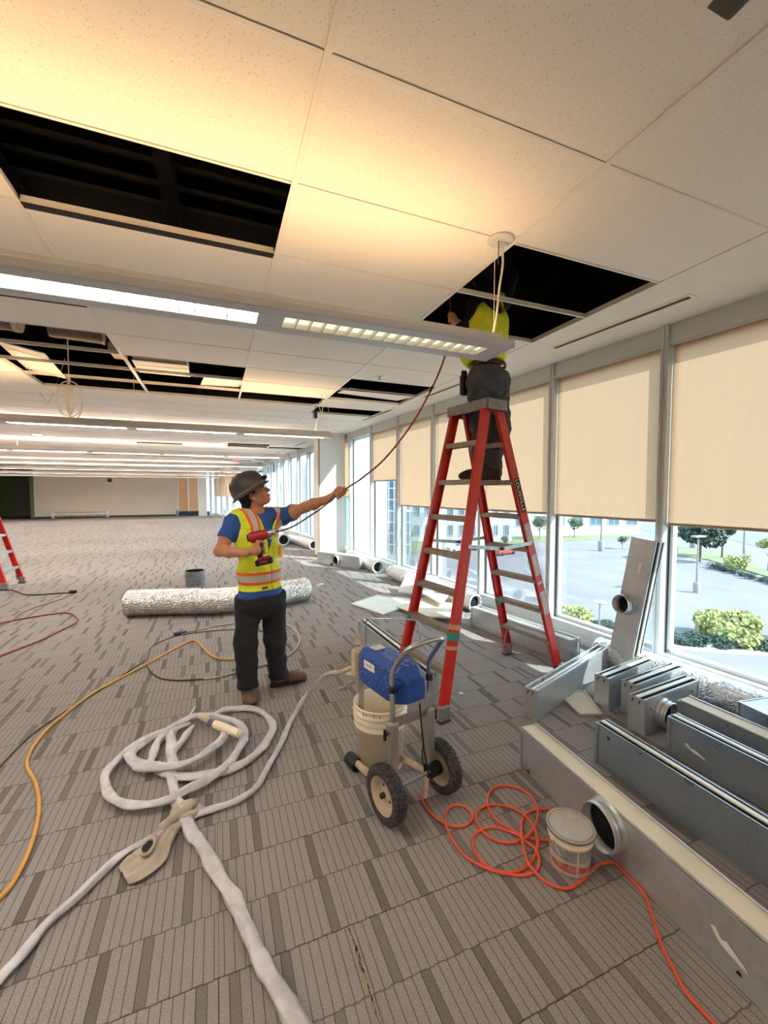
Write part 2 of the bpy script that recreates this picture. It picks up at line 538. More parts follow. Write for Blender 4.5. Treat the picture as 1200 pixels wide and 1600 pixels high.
# the tile with a torn hole, top right of the picture
x0, x1, y0, y1 = GX[1] + 0.007, GX[0] - 0.007, row_y(-1) + 0.005, row_y(0) - 0.005
hp = [fl(1104, 12, CEIL), fl(1120, 22, CEIL), fl(1137, 33, CEIL), fl(1150, 22, CEIL), fl(1178, -8, CEIL), fl(1150, -25, CEIL), fl(1125, -12, CEIL)]
bm = bmesh.new()
outer = [bm.verts.new(p) for p in ((x0, y0, CEIL), (x1, y0, CEIL), (x1, y1, CEIL), (x0, y1, CEIL))]
inner = [bm.verts.new(p) for p in hp]
es = [bm.edges.new((outer[i], outer[(i + 1) % 4])) for i in range(4)] + [bm.edges.new((inner[i], inner[(i + 1) % len(inner)])) for i in range(len(inner))]
bmesh.ops.triangle_fill(bm, use_beauty=True, edges=es)
bmesh.ops.recalc_face_normals(bm, faces=bm.faces)
g = bmesh.ops.extrude_face_region(bm, geom=bm.faces[:])
for vv in g['geom']:
    if isinstance(vv, bmesh.types.BMVert): vv.co.z += 0.014
me = bpy.data.meshes.new('ceiling_tile'); 
for f in bm.faces:
    if abs(f.normal.z) < 0.5: f.material_index = 1
bm.to_mesh(me); bm.free(); me.materials.append(M_['tile']); me.materials.append(M_['tile_edge'])
link('ceiling_tile', me, ceil)['label'] = 'white ceiling tile with a torn dark hole'
# slot diffusers in the drywall strip and between the tile rows
M_['slot'] = mat('slot_dark', srgb(66, 62, 52), 0.6, 0.2, var=0.2)
M_['perf'] = mat('perforated_strip', srgb(46, 40, 34), 0.5, 0.4, var=0.5, vscale=160)
def perimeter_slot(y, L=1.2, off=0.40):
    b = MB().box((0, 0, -0.002), (0.10, L + 0.06, 0.004), 0).box((0.0, 0, -0.0045), (0.045, L, 0.003), 1)
    b.box((-0.026, 0, -0.006), (0.006, L, 0.006), 0).box((0.026, 0, -0.006), (0.006, L, 0.006), 0)
    return b.build('slot_diffuser', [M_['grid'], M_['slot']], ceil, (wall_x(y) - off, y, CEIL), (0, 0, WALL_ANG))
for y in (-0.4, 2.64, 5.0, 7.3, 12.5, 15.0, 17.5): perimeter_slot(y)
def row_slot(c, k):
    x = (GX[c] + GX[c + 1]) / 2
    b = MB().box((0, 0, 0), (1.19, 0.05, 0.006), 0)
    for i in range(60): b.box((-0.585 + i * 0.0198, 0.011, -0.004), (0.010, 0.010, 0.003), 1); b.box((-0.585 + i * 0.0198 + .01, -0.011, -0.004), (0.010, 0.010, 0.003), 1)
    return b.build('row_slot_diffuser', [M_['perf'], M_['black']], ceil, (x, row_y(k) + 0.02, CEIL - 0.004))
row_slot(2, 2); row_slot(3, 4)
# what is above the tiles: dark metal deck, beams
spd = MB()
for (xa, ya), (xb, yb) in ((edge[0], edge[1]), (edge[1], edge[2])):
    spd.add([(xa, ya, CEIL - .01), (xb, yb, CEIL - .01), (xb, yb, 4.1), (xa, ya, 4.1), (xa - .1, ya, CEIL - .01), (xb - .1, yb, CEIL - .01), (xb - .1, yb, 4.1), (xa - .1, ya, 4.1)],
            [(0, 1, 2, 3), (7, 6, 5, 4), (4, 5, 1, 0), (3, 2, 6, 7)])
spd.box((-16.2, 12, 3.5), (.1, 37, 1.2)); spd.box((-6, 30.5, 3.5), (20, .1, 1.2)); spd.box((-6, -6.3, 3.5), (20, .1, 1.2))
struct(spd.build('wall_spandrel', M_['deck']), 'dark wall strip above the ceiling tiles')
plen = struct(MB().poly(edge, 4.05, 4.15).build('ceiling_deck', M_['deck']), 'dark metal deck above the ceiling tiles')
for i in range(46):
    b = MB().box((0, 0, 0), (0.05, 14, 0.05))
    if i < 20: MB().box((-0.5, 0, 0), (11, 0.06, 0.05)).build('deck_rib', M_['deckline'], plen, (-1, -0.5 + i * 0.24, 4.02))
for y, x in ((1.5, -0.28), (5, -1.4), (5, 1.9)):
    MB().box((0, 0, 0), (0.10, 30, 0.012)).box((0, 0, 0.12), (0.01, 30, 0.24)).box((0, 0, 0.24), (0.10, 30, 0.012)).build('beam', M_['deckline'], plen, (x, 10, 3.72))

# window wall on the right ------------------------------------------------------
wall_r = MB()
for y0, y1 in ((-6, 9.9), (9.9, 20.6)):
    pass
def wall_frame(origin, ang, name, label):
    o = MB().box((0.10, 0, 0), (0.001, 0.001, 0.001)).build(name, M_['alu'])
    return o
WR = bpy.data.objects.new('wall_right', None); C.objects.link(WR)
WR.location = (wall_x(0), 0, 0); WR.rotation_euler = (0, 0, WALL_ANG); struct(WR, 'aluminium curtain wall with tall windows and low sill')
k_ = math.cos(WALL_ANG)
BAY = 1.19 / k_
def s_of(y): return y / k_
mull_me = MB().box((0.085, 0, CEIL / 2), (0.17, 0.062, CEIL)).box((-0.004, -0.018, CEIL / 2), (0.008, 0.022, CEIL)).box((-0.004, 0.018, CEIL / 2), (0.008, 0.022, CEIL)).mesh('mullion', M_['alu'])
hdr = MB().box((0.10, 0, CEIL - 0.085), (0.16, BAY - 0.064, 0.17)).box((0.012, 0, CEIL - 0.15), (0.02, BAY - 0.064, 0.02)).mesh('header', M_['alu'])
sil = MB().box((0.11, 0, 0.085), (0.20, BAY - 0.062, 0.17)).box((0.0, 0, 0.035), (0.03, BAY - 0.062, 0.07)).mesh('sill', M_['alu'])
fm = MB()
for z in (0.185, CEIL - 0.185): fm.box((0.12, 0, z), (0.06, BAY - 0.07, 0.03))
for y in (-1, 1): fm.box((0.12, y * (BAY / 2 - 0.05), CEIL / 2), (0.06, 0.03, CEIL - 0.36))
fm = fm.mesh('window_frame', M_['alu'])
gm = MB().box((0.13, 0, CEIL / 2), (0.008, BAY - 0.12, CEIL - 0.37)).mesh('glass_pane', M_['glass'])
gk = MB().box((0.09, BAY / 2 - 0.036, CEIL / 2), (0.012, 0.008, CEIL - 0.36)).mesh('gasket', M_['alu_dark'])
Y0 = 2.46
wnum = 0
blinds = []
def bay(parent, s0, n):
    """one glazed bay whose near edge is s0 along the wall"""
    w = bpy.data.objects.new('window_%d' % n, None); C.objects.link(w)
    w.parent = parent; w.location = (0, s0 + BAY / 2, 0)
    link('window_frame', fm, w); link('glass_pane', gm, w); link('gasket', gk, w)
    return w
for k in range(-5, 15):
    s = s_of(Y0) + k * BAY
    if 6 <= k < 7: pass
    link('mullion', mull_me, WR, (0, s, 0))
    link('header', hdr, WR, (0, s + BAY / 2, 0)); link('sill', sil, WR, (0, s + BAY / 2, 0))
    wnum += 1
    bay(WR, s, wnum)
link('mullion', mull_me, WR, (0, s_of(Y0) + 15 * BAY, 0))
end1 = WR.matrix_basis @ Vector((0, s_of(Y0) + 15 * BAY, 0))
ang2 = math.atan(0.267)
WC = bpy.data.objects.new('wall_right_far', None); C.objects.link(WC)
WC.location = (wall_x(20.45) - .0, 20.45, 0); WC.rotation_euler = (0, 0, ang2); struct(WC, 'far stretch of window wall turning left')
for k in range(0, 8):
    link('mullion', mull_me, WC, (0, k * BAY, 0)); link('header', hdr, WC, (0, (k + .5) * BAY, 0)); link('sill', sil, WC, (0, (k + .5) * BAY, 0))
    wnum += 1
    bay(WC, k * BAY, wnum)
link('mullion', mull_me, WC, (0, 8 * BAY, 0))
# roller blinds, one per bay that has one: (bay, bottom height)
def blind(parent, s0, zb, label, far=False):
    t = thing('roller_blind', label, 'blind', group=None)
    t.parent = None
    t.matrix_world = parent.matrix_basis @ Matrix.Translation((0.065, s0 + BAY / 2, 0))
    w = BAY - 0.085
    zt = CEIL - 0.165
    nx = 14
    b = MB()
    vs = []; fs = []
    for i in range(nx + 1):
        y = -w / 2 + w * i / nx
        for z in (zb, (zb + zt) / 2, zt):
            vs.append((0.0025 * math.sin(i * 1.3) * (zt - z), y, z))
    for i in range(nx):
        for j in range(2): fs.append((i * 3 + j, (i + 1) * 3 + j, (i + 1) * 3 + j + 1, i * 3 + j + 1))
    b.add(vs, fs, 0, True)
    b.build('fabric', M_['blind'], t)
    MB().tube([(0, -w / 2, zb), (0, w / 2, zb)], 0.013, 8).build('hem_bar', M_['blind_bar'], t)
    MB().tube([(0.004, -w / 2, zt + 0.012), (0.004, w / 2, zt + 0.012)], 0.022, 10).build('roller', M_['blind_bar'], t)
    return t
ordn = ['second', 'third', 'fourth', 'fifth', 'sixth']
bl_spec = [(-5, .25), (-4, .25), (-3, .25), (-2, .25), (-1, 1.30), (0, 1.32), (1, 1.33), (2, 1.32), (3, 1.32), (4, 1.80), (6, 1.46), (7, 1.5)]
names = {-5: 'beige roller blind lowered to the sill, farthest behind the camera', -4: 'beige roller blind lowered to the sill, well behind the camera', -3: 'beige roller blind lowered to the sill, behind the camera',
         -2: 'beige roller blind lowered to the sill, just out of frame at right', -1: 'big beige roller blind at the right edge of the picture',
         0: 'wide beige roller blind above the leaning metal duct box', 1: 'beige roller blind directly right of the worker on the ladder', 2: 'beige roller blind directly behind the red ladder top and worker legs',
         3: 'beige roller blind just left of the red ladder top', 4: 'short beige roller blind left of the red ladder, stopping higher than its neighbours',
         6: 'narrow sliver of beige blind right beside the white column', 7: 'beige roller blind in the first window past the white column'}
for k, zb in bl_spec: blind(WR, s_of(Y0) + k * BAY, zb, names[k])
for k in range(1, 7): blind(WC, k * BAY, 1.3, 'beige blind half lowered in the far bent window wall, %s from the hard hat side' % ['first', 'second', 'third', 'fourth', 'fifth', 'sixth', 'seventh'][k - 1])

# column by the windows, second column further away, far walls
col1 = MB().box((2.63, 10.15, CEIL / 2), (0.62, 0.62, CEIL)).build('column', M_['white_paint']); struct(col1, 'white square column beside the windows')
MB().box((2.3, 9.86, CEIL / 2), (0.03, 0.05, CEIL)).build('corner_bead', M_['blind_bar'], col1)
for (sx_, cx_, cy_) in ((0.66, 2.63, 9.835),): MB().box((cx_, cy_, 0.05), (sx_, 0.014, 0.1)).build('column_base', M_['alu_dark'], col1)
col2 = struct(MB().box((1.48, 21.1, CEIL / 2), (0.75, 0.6, CEIL)).build('column', M_['white_paint']), 'pale column where the window wall bends')
col3 = struct(MB().box((-0.75, 29.7, CEIL / 2), (0.5, 0.5, CEIL)).build('column', M_['white_paint']), 'pale column in the far corner')
FY = 30.3
wb = MB()
wb.box(((-9.8 - 2.3) / 2, FY + 0.1, CEIL / 2), (9.8 - 2.3, 0.2, CEIL))
wall_back = struct(wb.build('wall_back', M_['beige_wall']), 'plain beige far wall')
MB().box(((-9.8 - 2.3) / 2, FY - 0.008, 0.05), (7.5, 0.016, 0.1)).build('baseboard_back', M_['alu_dark'], wall_back)
far_w = bpy.data.objects.new('window_back', None); C.objects.link(far_w); struct(far_w, 'window pair at the end of the far wall')
MB().box((-1.25, FY + 0.1, 0.14), (2.1, 0.2, 0.28)).build('window_sill', M_['alu_dark'], far_w)
MB().box((-1.25, FY + 0.1, CEIL - 0.09), (2.1, 0.2, 0.18)).build('window_head', M_['alu'], far_w)
for x in (-2.26, -1.62, -1.0, -0.22): MB().box((x, FY + 0.08, CEIL / 2), (0.07, 0.16, CEIL)).build('mullion', M_['alu'], far_w)
MB().box((-1.25, FY + 0.14, CEIL / 2), (2.0, 0.008, CEIL - 0.4)).build('glass_pane', M_['glass'], far_w)
for i, (xa, xb) in enumerate(((-2.22, -1.66), (-1.58, -1.04))):
    t = thing('roller_blind', ['tan blind filling the far end window, left half beside the long beige wall', 'tan blind filling the far end window, right half beside the pale corner column'][i], 'blind', ((xa + xb) / 2, FY + 0.06, 0))
    MB().box((0, 0, 1.55), (xb - xa, 0.004, 2.5)).build('fabric', M_['blind'], t)
    MB().tube([(-(xb - xa) / 2, 0, 0.3), ((xb - xa) / 2, 0, 0.3)], 0.014, 8).build('hem_bar', M_['blind_bar'], t)
# recess with the green wall, left end of the far wall
gl = struct(MB().box((-13, 33.6, CEIL / 2), (7, 0.2, CEIL)).box((-16.1, 13.8, CEIL / 2), (0.2, 40, CEIL)).build('wall_left', M_['green_wall']), 'dark green wall in the recess')
rec = struct(MB().box((-9.9, 32, CEIL / 2), (0.2, 3.3, CEIL)).build('wall_recess', M_['green_wall']), 'dark return wall of the recess')
dr = MB().box((-11.1, 33.45, 1.2), (1.5, 0.06, 2.4)).build('door_1', mat('grey_door', srgb(120, 120, 112), .6, var=.05)); struct(dr, 'grey door panel in the dark recess')
for i, (z, s) in enumerate(((1.62, .42), (1.02, .2))):
    o = MB().box((0, 0, 0), (s, 0.08, s), b=.01).box((0, -.045, 0), (s * .7, .01, s * .6), b=.004).build('wall_panel', M_['black'], None, (-10.55, 33.38, z))
    tag(o, ['large black control panel on the grey door panel in the recess', 'small black box below the larger control panel in the recess'][i], 'panel')
wall_front = struct(MB().box((-6, -6.3, CEIL / 2), (26, 0.2, CEIL + 2)).build('wall_front', M_['beige_wall']), 'wall behind the camera')
fls = struct(MB().box((-10, 32, -0.05), (12, 4, 0.1)).build('floor_recess', M_['slab']), 'dark floor of the recess')
struct(MB().box((-13, 32.1, CEIL + .05), (7, 3.3, 0.1)).build('ceiling_recess', M_['green_wall']), 'dark ceiling of the recess')

# ================================================================ pendant light fixtures
M_['lamp_metal'] = mat('lamp_white_metal', srgb(214, 214, 212), 0.45, 0.1, var=0.03)
M_['lamp_cool'] = emis('lamp_tube_cool', (1.0, 0.95, 0.87, 1), DOWN_LIGHT)
M_['lamp_warm'] = emis('lamp_tube_warm', (1.0, 0.88, 0.58, 1), DOWN_LIGHT * 0.035)
M_['lamp_far'] = emis('lamp_tube_far', (1.0, 0.92, 0.84, 1), DOWN_LIGHT * 1.5)
M_['lamp_far_up'] = emis('lamp_uplight_far', (1.0, 0.78, 0.60, 1), UP_LIGHT * 1.5)
M_['lamp_up'] = emis('lamp_uplight', (1.0, 0.64, 0.32, 1), UP_LIGHT)
M_['cable_w'] = mat('white_cable', srgb(232, 226, 214), 0.5, var=0.05)
FZ = 2.35
LOUVRE = MB().box((0, 0, 0), (0.005, 0.11, 0.024)).mesh('louvre', M_['lamp_metal'])
def fixture(y, xl, xr, label, detail):
    t = thing('pendant_light', label, 'light', (0, y, 0))
    L = xr - xl; cx = (xl + xr) / 2
    h = MB()
    for s in (-1, 1):
        h.box((cx, s * 0.0975, FZ + 0.02), (L, 0.075, 0.04), b=.003)
        h.box((cx, s * 0.055, FZ + 0.065), (L - 0.06, 0.012, 0.05))
    h.box((cx, 0, FZ + 0.042), (L - 0.02, 0.13, 0.006))
    h.box((xr - 0.01, 0, FZ + 0.02), (0.02, 0.26, 0.042)); h.box((xl + 0.01, 0, FZ + 0.02), (0.02, 0.26, 0.042))
    h.build('housing', M_['lamp_metal'], t)
    MB().box((cx, 0, FZ + 0.075), (L - 0.1, 0.085, 0.004)).build('uplight_tube', M_['lamp_far_up' if y > 9 else 'lamp_up'], t)
    x = xr - 0.12; n = 0
    while x - 1.15 > xl:
        w = 1.15 if n else 1.08
        m = M_['lamp_warm'] if (detail and n == 0) else M_['lamp_far' if y > 9 else 'lamp_cool']
        MB().box((x - w / 2, 0, FZ + 0.028), (w, 0.11, 0.004)).build('lamp_diffuser', m, t)
        if detail and x > -1.6:
            k = int(w / 0.062)
            for i in range(k + 1): link('louvre', LOUVRE, t, (x - w + w * i / k, 0, FZ + 0.012))
        MB().box((x - w - 0.055, 0, FZ + 0.01), (0.11, 0.12, 0.018)).build('blank_cover', M_['lamp_metal'], t)
        x -= w + 0.11; n += 1
    MB().box((xr - 0.06, 0, FZ + 0.01), (0.12, 0.12, 0.018)).build('end_cover', M_['lamp_metal'], t)
    for i in range(int(L / 2.4) + 1):
        xx = xr - 0.04 - i * 2.44
        if xx > xl: MB().tube([(xx, 0, FZ + .08), (xx, 0, CEIL)], 0.0018, 5).build('hanging_wire', M_['grid'], t)
    return t
f1 = fixture(1.985, -5.9, 1.50, 'long white pendant light nearest the camera, in front of the worker on the ladder', True)
MB().lathe([(0.001, CEIL - .001), (0.072, CEIL - .001), (0.074, CEIL - .006), (0.06, CEIL - .012), (0.001, CEIL - .012)], 28).build('ceiling_canopy', M_['lamp_metal'], f1, (1.50, 0, 0))
cord = spline([(1.50, 0, CEIL - .01), (1.515, 0, 2.86), (1.495, 0.005, 2.70), (1.475, 0.0, 2.55), (1.45, 0, 2.46), (1.40, 0, 2.44)], .03)
MB().tube(cord, 0.006, 8).build('feed_cord', M_['cable_w'], f1)
MB().tube([(1.485, 0, CEIL - .01), (1.485, 0, 2.84)], 0.003, 6).build('wire_clip', M_['alu_dark'], f1)
cs = MB()
cs.tube(spline([(1.02, .03, 2.43), (1.1, .05, 2.455), (1.22, .02, 2.44), (1.32, .04, 2.45), (1.40, 0, 2.44)], .02), 0.011, 8)
cs.build('cord_slack', M_['cable_w'], f1)
f2 = fixture(5.97, -9.8, 1.58, 'second long white pendant light, ending at the white column', False)
MB().tube(spline([(1.42, 0, CEIL + .02), (1.46, .02, 2.86), (1.44, 0, 2.7), (1.36, 0, 2.55), (1.35, 0, 2.42)], .03), 0.005, 6).build('feed_cord', M_['cable_w'], f2)
for i, (y, xl) in enumerate(((9.9, -11.2), (13.8, -12.4), (17.8, -13.6), (21.8, -14.0), (25.8, -11.4))):
    fixture(y, xl, {21.8: 1.0, 25.8: .35}.get(y, 1.5), ['third long white pendant light from the camera, above the hard hat', 'fourth long white pendant light, in the middle of the far room', 'fifth long white pendant light, near the far end of the room', 'sixth thin white pendant light, second from the far wall', 'farthest thin white pendant light, its left end showing before the green recess'][i], False)
fixture(-2.0, -5.9, 1.5, 'unseen long white pendant light added behind the camera', False)  # unseen fixture one spacing back, added as extra lighting

# ================================================================ outside
GZ = -7.4
M_['asphalt'] = mat('asphalt', srgb(98, 94, 97), 0.9, var=0.12, vscale=0.25, world=True)
M_['kerb'] = mat('pale_concrete', srgb(160, 154, 146), 0.9, var=0.06, vscale=1, world=True)
M_['grass'] = mat('grass', srgb(96, 106, 72), 0.95, var=0.25, vscale=0.6, world=True)
M_['road'] = mat('dark_road', srgb(88, 90, 96), 0.9, var=0.1, vscale=0.3, world=True)
M_['leaf'] = mat('leaves_green', srgb(70, 88, 56), 0.8, var=0.4, vscale=3)
M_['leaf_dark'] = mat('leaves_dark', srgb(52, 70, 54), 0.8, var=0.4, vscale=2)
M_['leaf_y'] = mat('leaves_yellow', srgb(146, 146, 84), 0.8, var=0.35, vscale=3)
M_['bark'] = mat('bark', srgb(104, 88, 74), 0.9, var=0.3)
M_['bld'] = mat('white_cladding', srgb(172, 175, 182), 0.8, var=0.04, vscale=.2)
M_['bwin'] = mat('building_window', srgb(92, 108, 124), 0.15, 0.3, var=0.25, vscale=.4)
M_['post'] = mat('lamp_post_grey', srgb(120, 116, 112), 0.6, var=0.1)
struct(MB().box((120, 30, GZ - 0.1), (236, 400, 0.2)).build('ground', M_['asphalt']), 'pale asphalt parking lot')
def patch(name, pts, z, m, label):
    p = [fl(x, y, GZ) for x, y in pts]
    return struct(MB().poly([(q.x, q.y) for q in p], GZ, GZ + z).build(name, m), label)
patch('sidewalk', [(1045, 1016), (1215, 1028), (1215, 1012), (1045, 1004)], .12, M_['kerb'], 'pale sidewalk beyond the hedge')
patch('lawn', [(560, 846), (760, 838), (960, 833), (1000, 838), (760, 852), (560, 872)], .06, M_['grass'], 'lawn strip in front of the white building')
patch('road', [(985, 822), (1040, 818), (1300, 850), (1300, 885), (1120, 838), (1060, 845)], .03, M_['road'], 'road past the parking lot')
patch('verge', [(1058, 868), (1105, 875), (1210, 905), (1210, 898), (1130, 862), (1060, 855)], .10, M_['grass'], 'planted verge along the lot')
stripes = MB()
for i in range(9):
    a, b2 = fl(1066 + i * 4, 874 + i * 2.5, GZ), None
    a = fl(1070 + i * 13, 874 + i * 3.4, GZ); b2 = a + Vector((-2.2, -4.6, 0))
    stripes.add([(a.x, a.y, GZ + .03), (a.x + .14, a.y, GZ + .03), (b2.x + .14, b2.y, GZ + .03), (b2.x, b2.y, GZ + .03)], [(0, 1, 2, 3)])
struct(stripes.build('parking_lines', M_['bld']), 'painted parking lines')
def crown(b, c, r, n, size, seed, squash=0.8):
    rnd = random.Random(seed); c = Vector(c)
    blobs = [(c + Vector((rnd.uniform(-1, 1), rnd.uniform(-1, 1), rnd.uniform(-.6, .8) * squash)) * r * 0.55, r * rnd.uniform(.4, .62)) for _ in range(9)]
    for p, q in blobs:
        for _ in range(n // 9):
            d = Vector((rnd.gauss(0, 1), rnd.gauss(0, 1), rnd.gauss(0, 1))).normalized() * q * rnd.uniform(.75, 1.05)
            d.z *= squash
            o = p + d
            u = Vector((rnd.gauss(0, 1), rnd.gauss(0, 1), rnd.gauss(0, 1))).normalized(); w = u.orthogonal().normalized()
            s = size * rnd.uniform(.6, 1.3)
            b.add([o - u * s - w * s * .5, o + u * s - w * s * .5, o + u * s * .6 + w * s, o - u * s * .6 + w * s], [(0, 1, 2, 3)])
def plant(name, base, h, r, m, label, cat, seed, n=900, trunk=True, group=None, squash=.85):
    t = thing(name, label, cat, base, group=group)
    b = MB(); zc = h - r * squash if trunk else r * squash * .6
    crown(b, (0, 0, max(zc, r * .3)), r, n * 2, r * 0.075, seed, squash)
    f = b.build('foliage', m, t); f['kind'] = 'stuff'
    tk = MB().tube([(0, 0, 0), (r * .03, 0, zc * .6), (0, r * .04, zc)], [r * .07, r * .05, r * .03], 7)
    rnd = random.Random(seed)
    for i in range(4):
        a = rnd.uniform(0, 6.28)
        tk.tube([(0, 0, zc * .5), (math.cos(a) * r * .4, math.sin(a) * r * .4, zc * .5 + r * .5)], [r * .035, r * .015], 5)
    tk.build('trunk', M_['bark'], t)
    return t
def at_g(x, y): return fl(x, y, GZ)
def hpx(x, y, top):
    p = at_g(x, y); d = (p - Vector((0, 0, EYE))).dot(_fw); return (y - top) * d / F_PX, d / F_PX
for i, (x, y, tp, w, m, lb) in enumerate([
        (843, 843, 806, 13, 'leaf', 'round green tree in front of the white building, nearest the ladder'),
        (897, 840, 808, 12, 'leaf', 'round green tree in front of the white building, beside the blind edge'),
        (1093, 878, 800, 33, 'leaf_dark', 'large dark green tree across the parking lot behind the tall lamp post'),
        (1128, 872, 802, 24, 'leaf_dark', 'green tree behind the yellow tree across the lot'),
        (1148, 892, 862, 18, 'leaf_y', 'small yellow umbrella-shaped tree beyond the parking lot'),
        (1200, 893, 836, 14, 'leaf_y', 'yellow green tree at the right edge of the picture across the lot'),
        (1236, 1000, 950, 20, 'leaf_dark', 'dark shrub tree cut by the right edge of the picture'),
        (972, 858, 836, 8, 'leaf', 'slim shrub at the corner of the white building'),
        (790, 852, 836, 8, 'leaf', 'small bare-looking bush in the lawn seen through the ladder'),
        (640, 850, 826, 9, 'leaf', 'small tree by the glass tower seen left of the ladder')]):
    h, k = hpx(x, y, tp)
    plant('tree', at_g(x, y), h, w * k, M_[m], lb, 'tree', i + 3, 700 if w < 20 else 1600)
for i, (x, y, tp, w, m, lb) in enumerate([
        (1135, 1000, 952, 55, 'leaf_y', 'big yellow green bush outside the right window, above the dark hedge'),
        (899, 972, 930, 42, 'leaf_y', 'yellow green bush outside, left of the leaning duct box'),
        (944, 984, 958, 20, 'leaf_dark', 'low green bush beside the small path light')]):
    h, k = hpx(x, y, tp)
    plant('bush', at_g(x, y), h, w * k * .85, M_[m], lb, 'bush', i + 30, 2600, trunk=False, squash=.55)
hedge = [(1062, 1008, 24), (1092, 1010, 26), (1125, 1012, 24), (1158, 1014, 22), (1190, 1016, 24)]
for i, (x, y, w) in enumerate(hedge):
    h, k = hpx(x, y, 988)
    plant('hedge_bush', at_g(x, y), h, w * k * .82, M_['leaf_dark'], 'dark green bush in the hedge row under the big yellow bush', 'bush', 50 + i, 1300, trunk=False, group='dark bushes in the hedge under the yellow bush', squash=.6)
for i in range(7):
    x, y = 1115 + i * 15, 888 + i * 4.2
    h, k = hpx(x, y, y - 13)
    plant('verge_shrub', at_g(x, y), h, 9 * k, M_['leaf_dark'], 'low clipped shrub on the verge beyond the parking lot', 'bush', 70 + i, 350, trunk=False, group='clipped shrubs on the far verge', squash=.7)
def lamp_post(x, y, top, label, head='box'):
    h, k = hpx(x, y, top)
    t = thing('lamp_post', label, 'lamp post', at_g(x, y))
    r = 1.7 * k
    if head == 'box':
        MB().lathe([(r * 2.6, 0), (r * 2.6, r * 9), (r * 2.2, r * 9.6), (0.01, r * 9.6)], 12).build('base', M_['post'], t)
        MB().tube([(0, 0, 0), (0, 0, h)], [r, r * .6], 8).build('pole', M_['post'], t)
        MB().box((0, 0, h), (r * 14, r * 5, r * 1.6), b=r * .3).build('lamp_head', M_['post'], t)
    else:
        MB().tube([(0, 0, 0), (0, 0, h)], [r * .8, r * .6], 8).build('pole', M_['post'], t)
        MB().lathe([(0.01, h - .05), (r * 4, h), (r * 6, h + r), (r * 5, h + r * 2), (0.01, h + r * 2)], 14).build('lamp_head', M_['bld'], t)
    return t
lamp_post(1088, 926, 838, 'tall grey parking lot lamp post with a round concrete base, right window')
lamp_post(939, 861, 800, 'thin lamp post in the parking lot above the small path light')
lamp_post(1161, 890, 790, 'pale lamp post rising out of the verge behind the yellow tree')
lamp_post(1083, 856, 790, 'distant pale lamp post behind the dark trees')
lamp_post(936, 996, 942, 'short path light with a white disc head beside the bush', 'disc')
# flag and its pole, close to the building
fp = thing('flagpole', 'white flagpole outside between the leaning duct box and the mullion', 'flagpole', (at(1018, 1010, 15).x, at(1018, 1010, 15).y, GZ))
MB().tube([(0, 0, 0), (0, 0, 8.3)], [.05, .035], 10).build('pole', M_['bld'], fp)
MB().lathe([(0.001, 8.3), (.07, 8.34), (.05, 8.42), (.001, 8.45)], 12).build('finial', M_['chrome'], fp)
fm_ = bpy.data.materials.new('flag'); fm_.use_nodes = True
t_ = NT(fm_); uvw = t_.coord(); sp_ = t_.new('SeparateXYZ'); t_.link(uvw, sp_.inputs[0])
st = t_.math('GREATER_THAN', t_.math('FRACT', t_.math('MULTIPLY', t_.math('ADD', sp_.outputs['Z'], t_.math('MULTIPLY', sp_.outputs['X'], 0.55)), 4.2)), 0.5)
cn = t_.math('MULTIPLY', t_.math('GREATER_THAN', sp_.outputs['Z'], -0.55), t_.math('GREATER_THAN', sp_.outputs['X'], -0.35))
t_.link(t_.mix(cn, t_.mix(st, srgb(232, 232, 236), srgb(190, 44, 58)), srgb(48, 56, 96)), t_.b.inputs['Base Color'])
b = MB(); vs, fs = [], []
for i in range(9):
    for j in range(12):
        u, v = i / 8, j / 11
        vs.append((-u * .62 * (1 - .25 * v), .10 * math.sin(u * 7 + v * 2), -v * 1.55 - u * .25))
for i in range(8):
    for j in range(11): fs.append((i * 12 + j, (i + 1) * 12 + j, (i + 1) * 12 + j + 1, i * 12 + j + 1))
b.add(vs, fs, 0, True)
fo = b.build('flag', fm_); zf = at(1014, 893, 15)
fo.location = (fp.location.x - .05, fp.location.y, zf.z); fo.rotation_euler = (0, 0, -YAW)
tag(fo, 'red and white striped flag hanging folded on the outside pole', 'flag')
# buildings across the lot
def building(x0, x1, ybase, top, label, rows, cols, wf=(0.45, 0.5), depth=10, glassy=False, y1=None):
    p0, p1 = at_g(x0, ybase), at_g(x1, y1 or ybase)
    L = (p1 - p0).length; ang = math.atan2(p1.y - p0.y, p1.x - p0.x)
    t = thing('building', label, 'building', p0, ang)
    if isinstance(top, tuple): H = top[0]
    else: H = hpx(x0, ybase, top)[0]
    MB().box((L / 2, depth / 2, H / 2), (L, depth, H)).build('walls', M_['bwin'] if glassy else M_['bld'], t)
    MB().box((L / 2, depth / 2, H + .15), (L + .3, depth + .3, .3)).build('roof_edge', M_['bld'], t)
    cw, rh = L / cols, H / rows
    if glassy:
        for i in range(cols + 1): MB().box((i * cw, -.05, H / 2), (.18, .12, H)).build('mullion', M_['bld'], t)
        for j in range(rows + 1): MB().box((L / 2, -.05, j * rh), (L, .1, .16)).build('spandrel', M_['bld'], t)
    else:
        wm = MB().box((0, 0, 0), (cw * wf[0], .1, rh * wf[1])).mesh('window', M_['bwin'])
        fmn = MB()
        for s in (-1, 1): fmn.box((s * cw * wf[0] / 2, -.04, 0), (.08, .1, rh * wf[1] + .1))
        fmn.box((0, -.04, -rh * wf[1] / 2), (cw * wf[0] + .2, .14, .08)).box((0, -.04, 0), (.06, .1, rh * wf[1]))
        fmn = fmn.mesh('window_frame', M_['bld'])
        for i in range(cols):
            for j in range(rows):
                w = link('window', wm, t, ((i + .5) * cw, -.02, (j + .55) * rh)); link('window_frame', fmn, w)
    return t
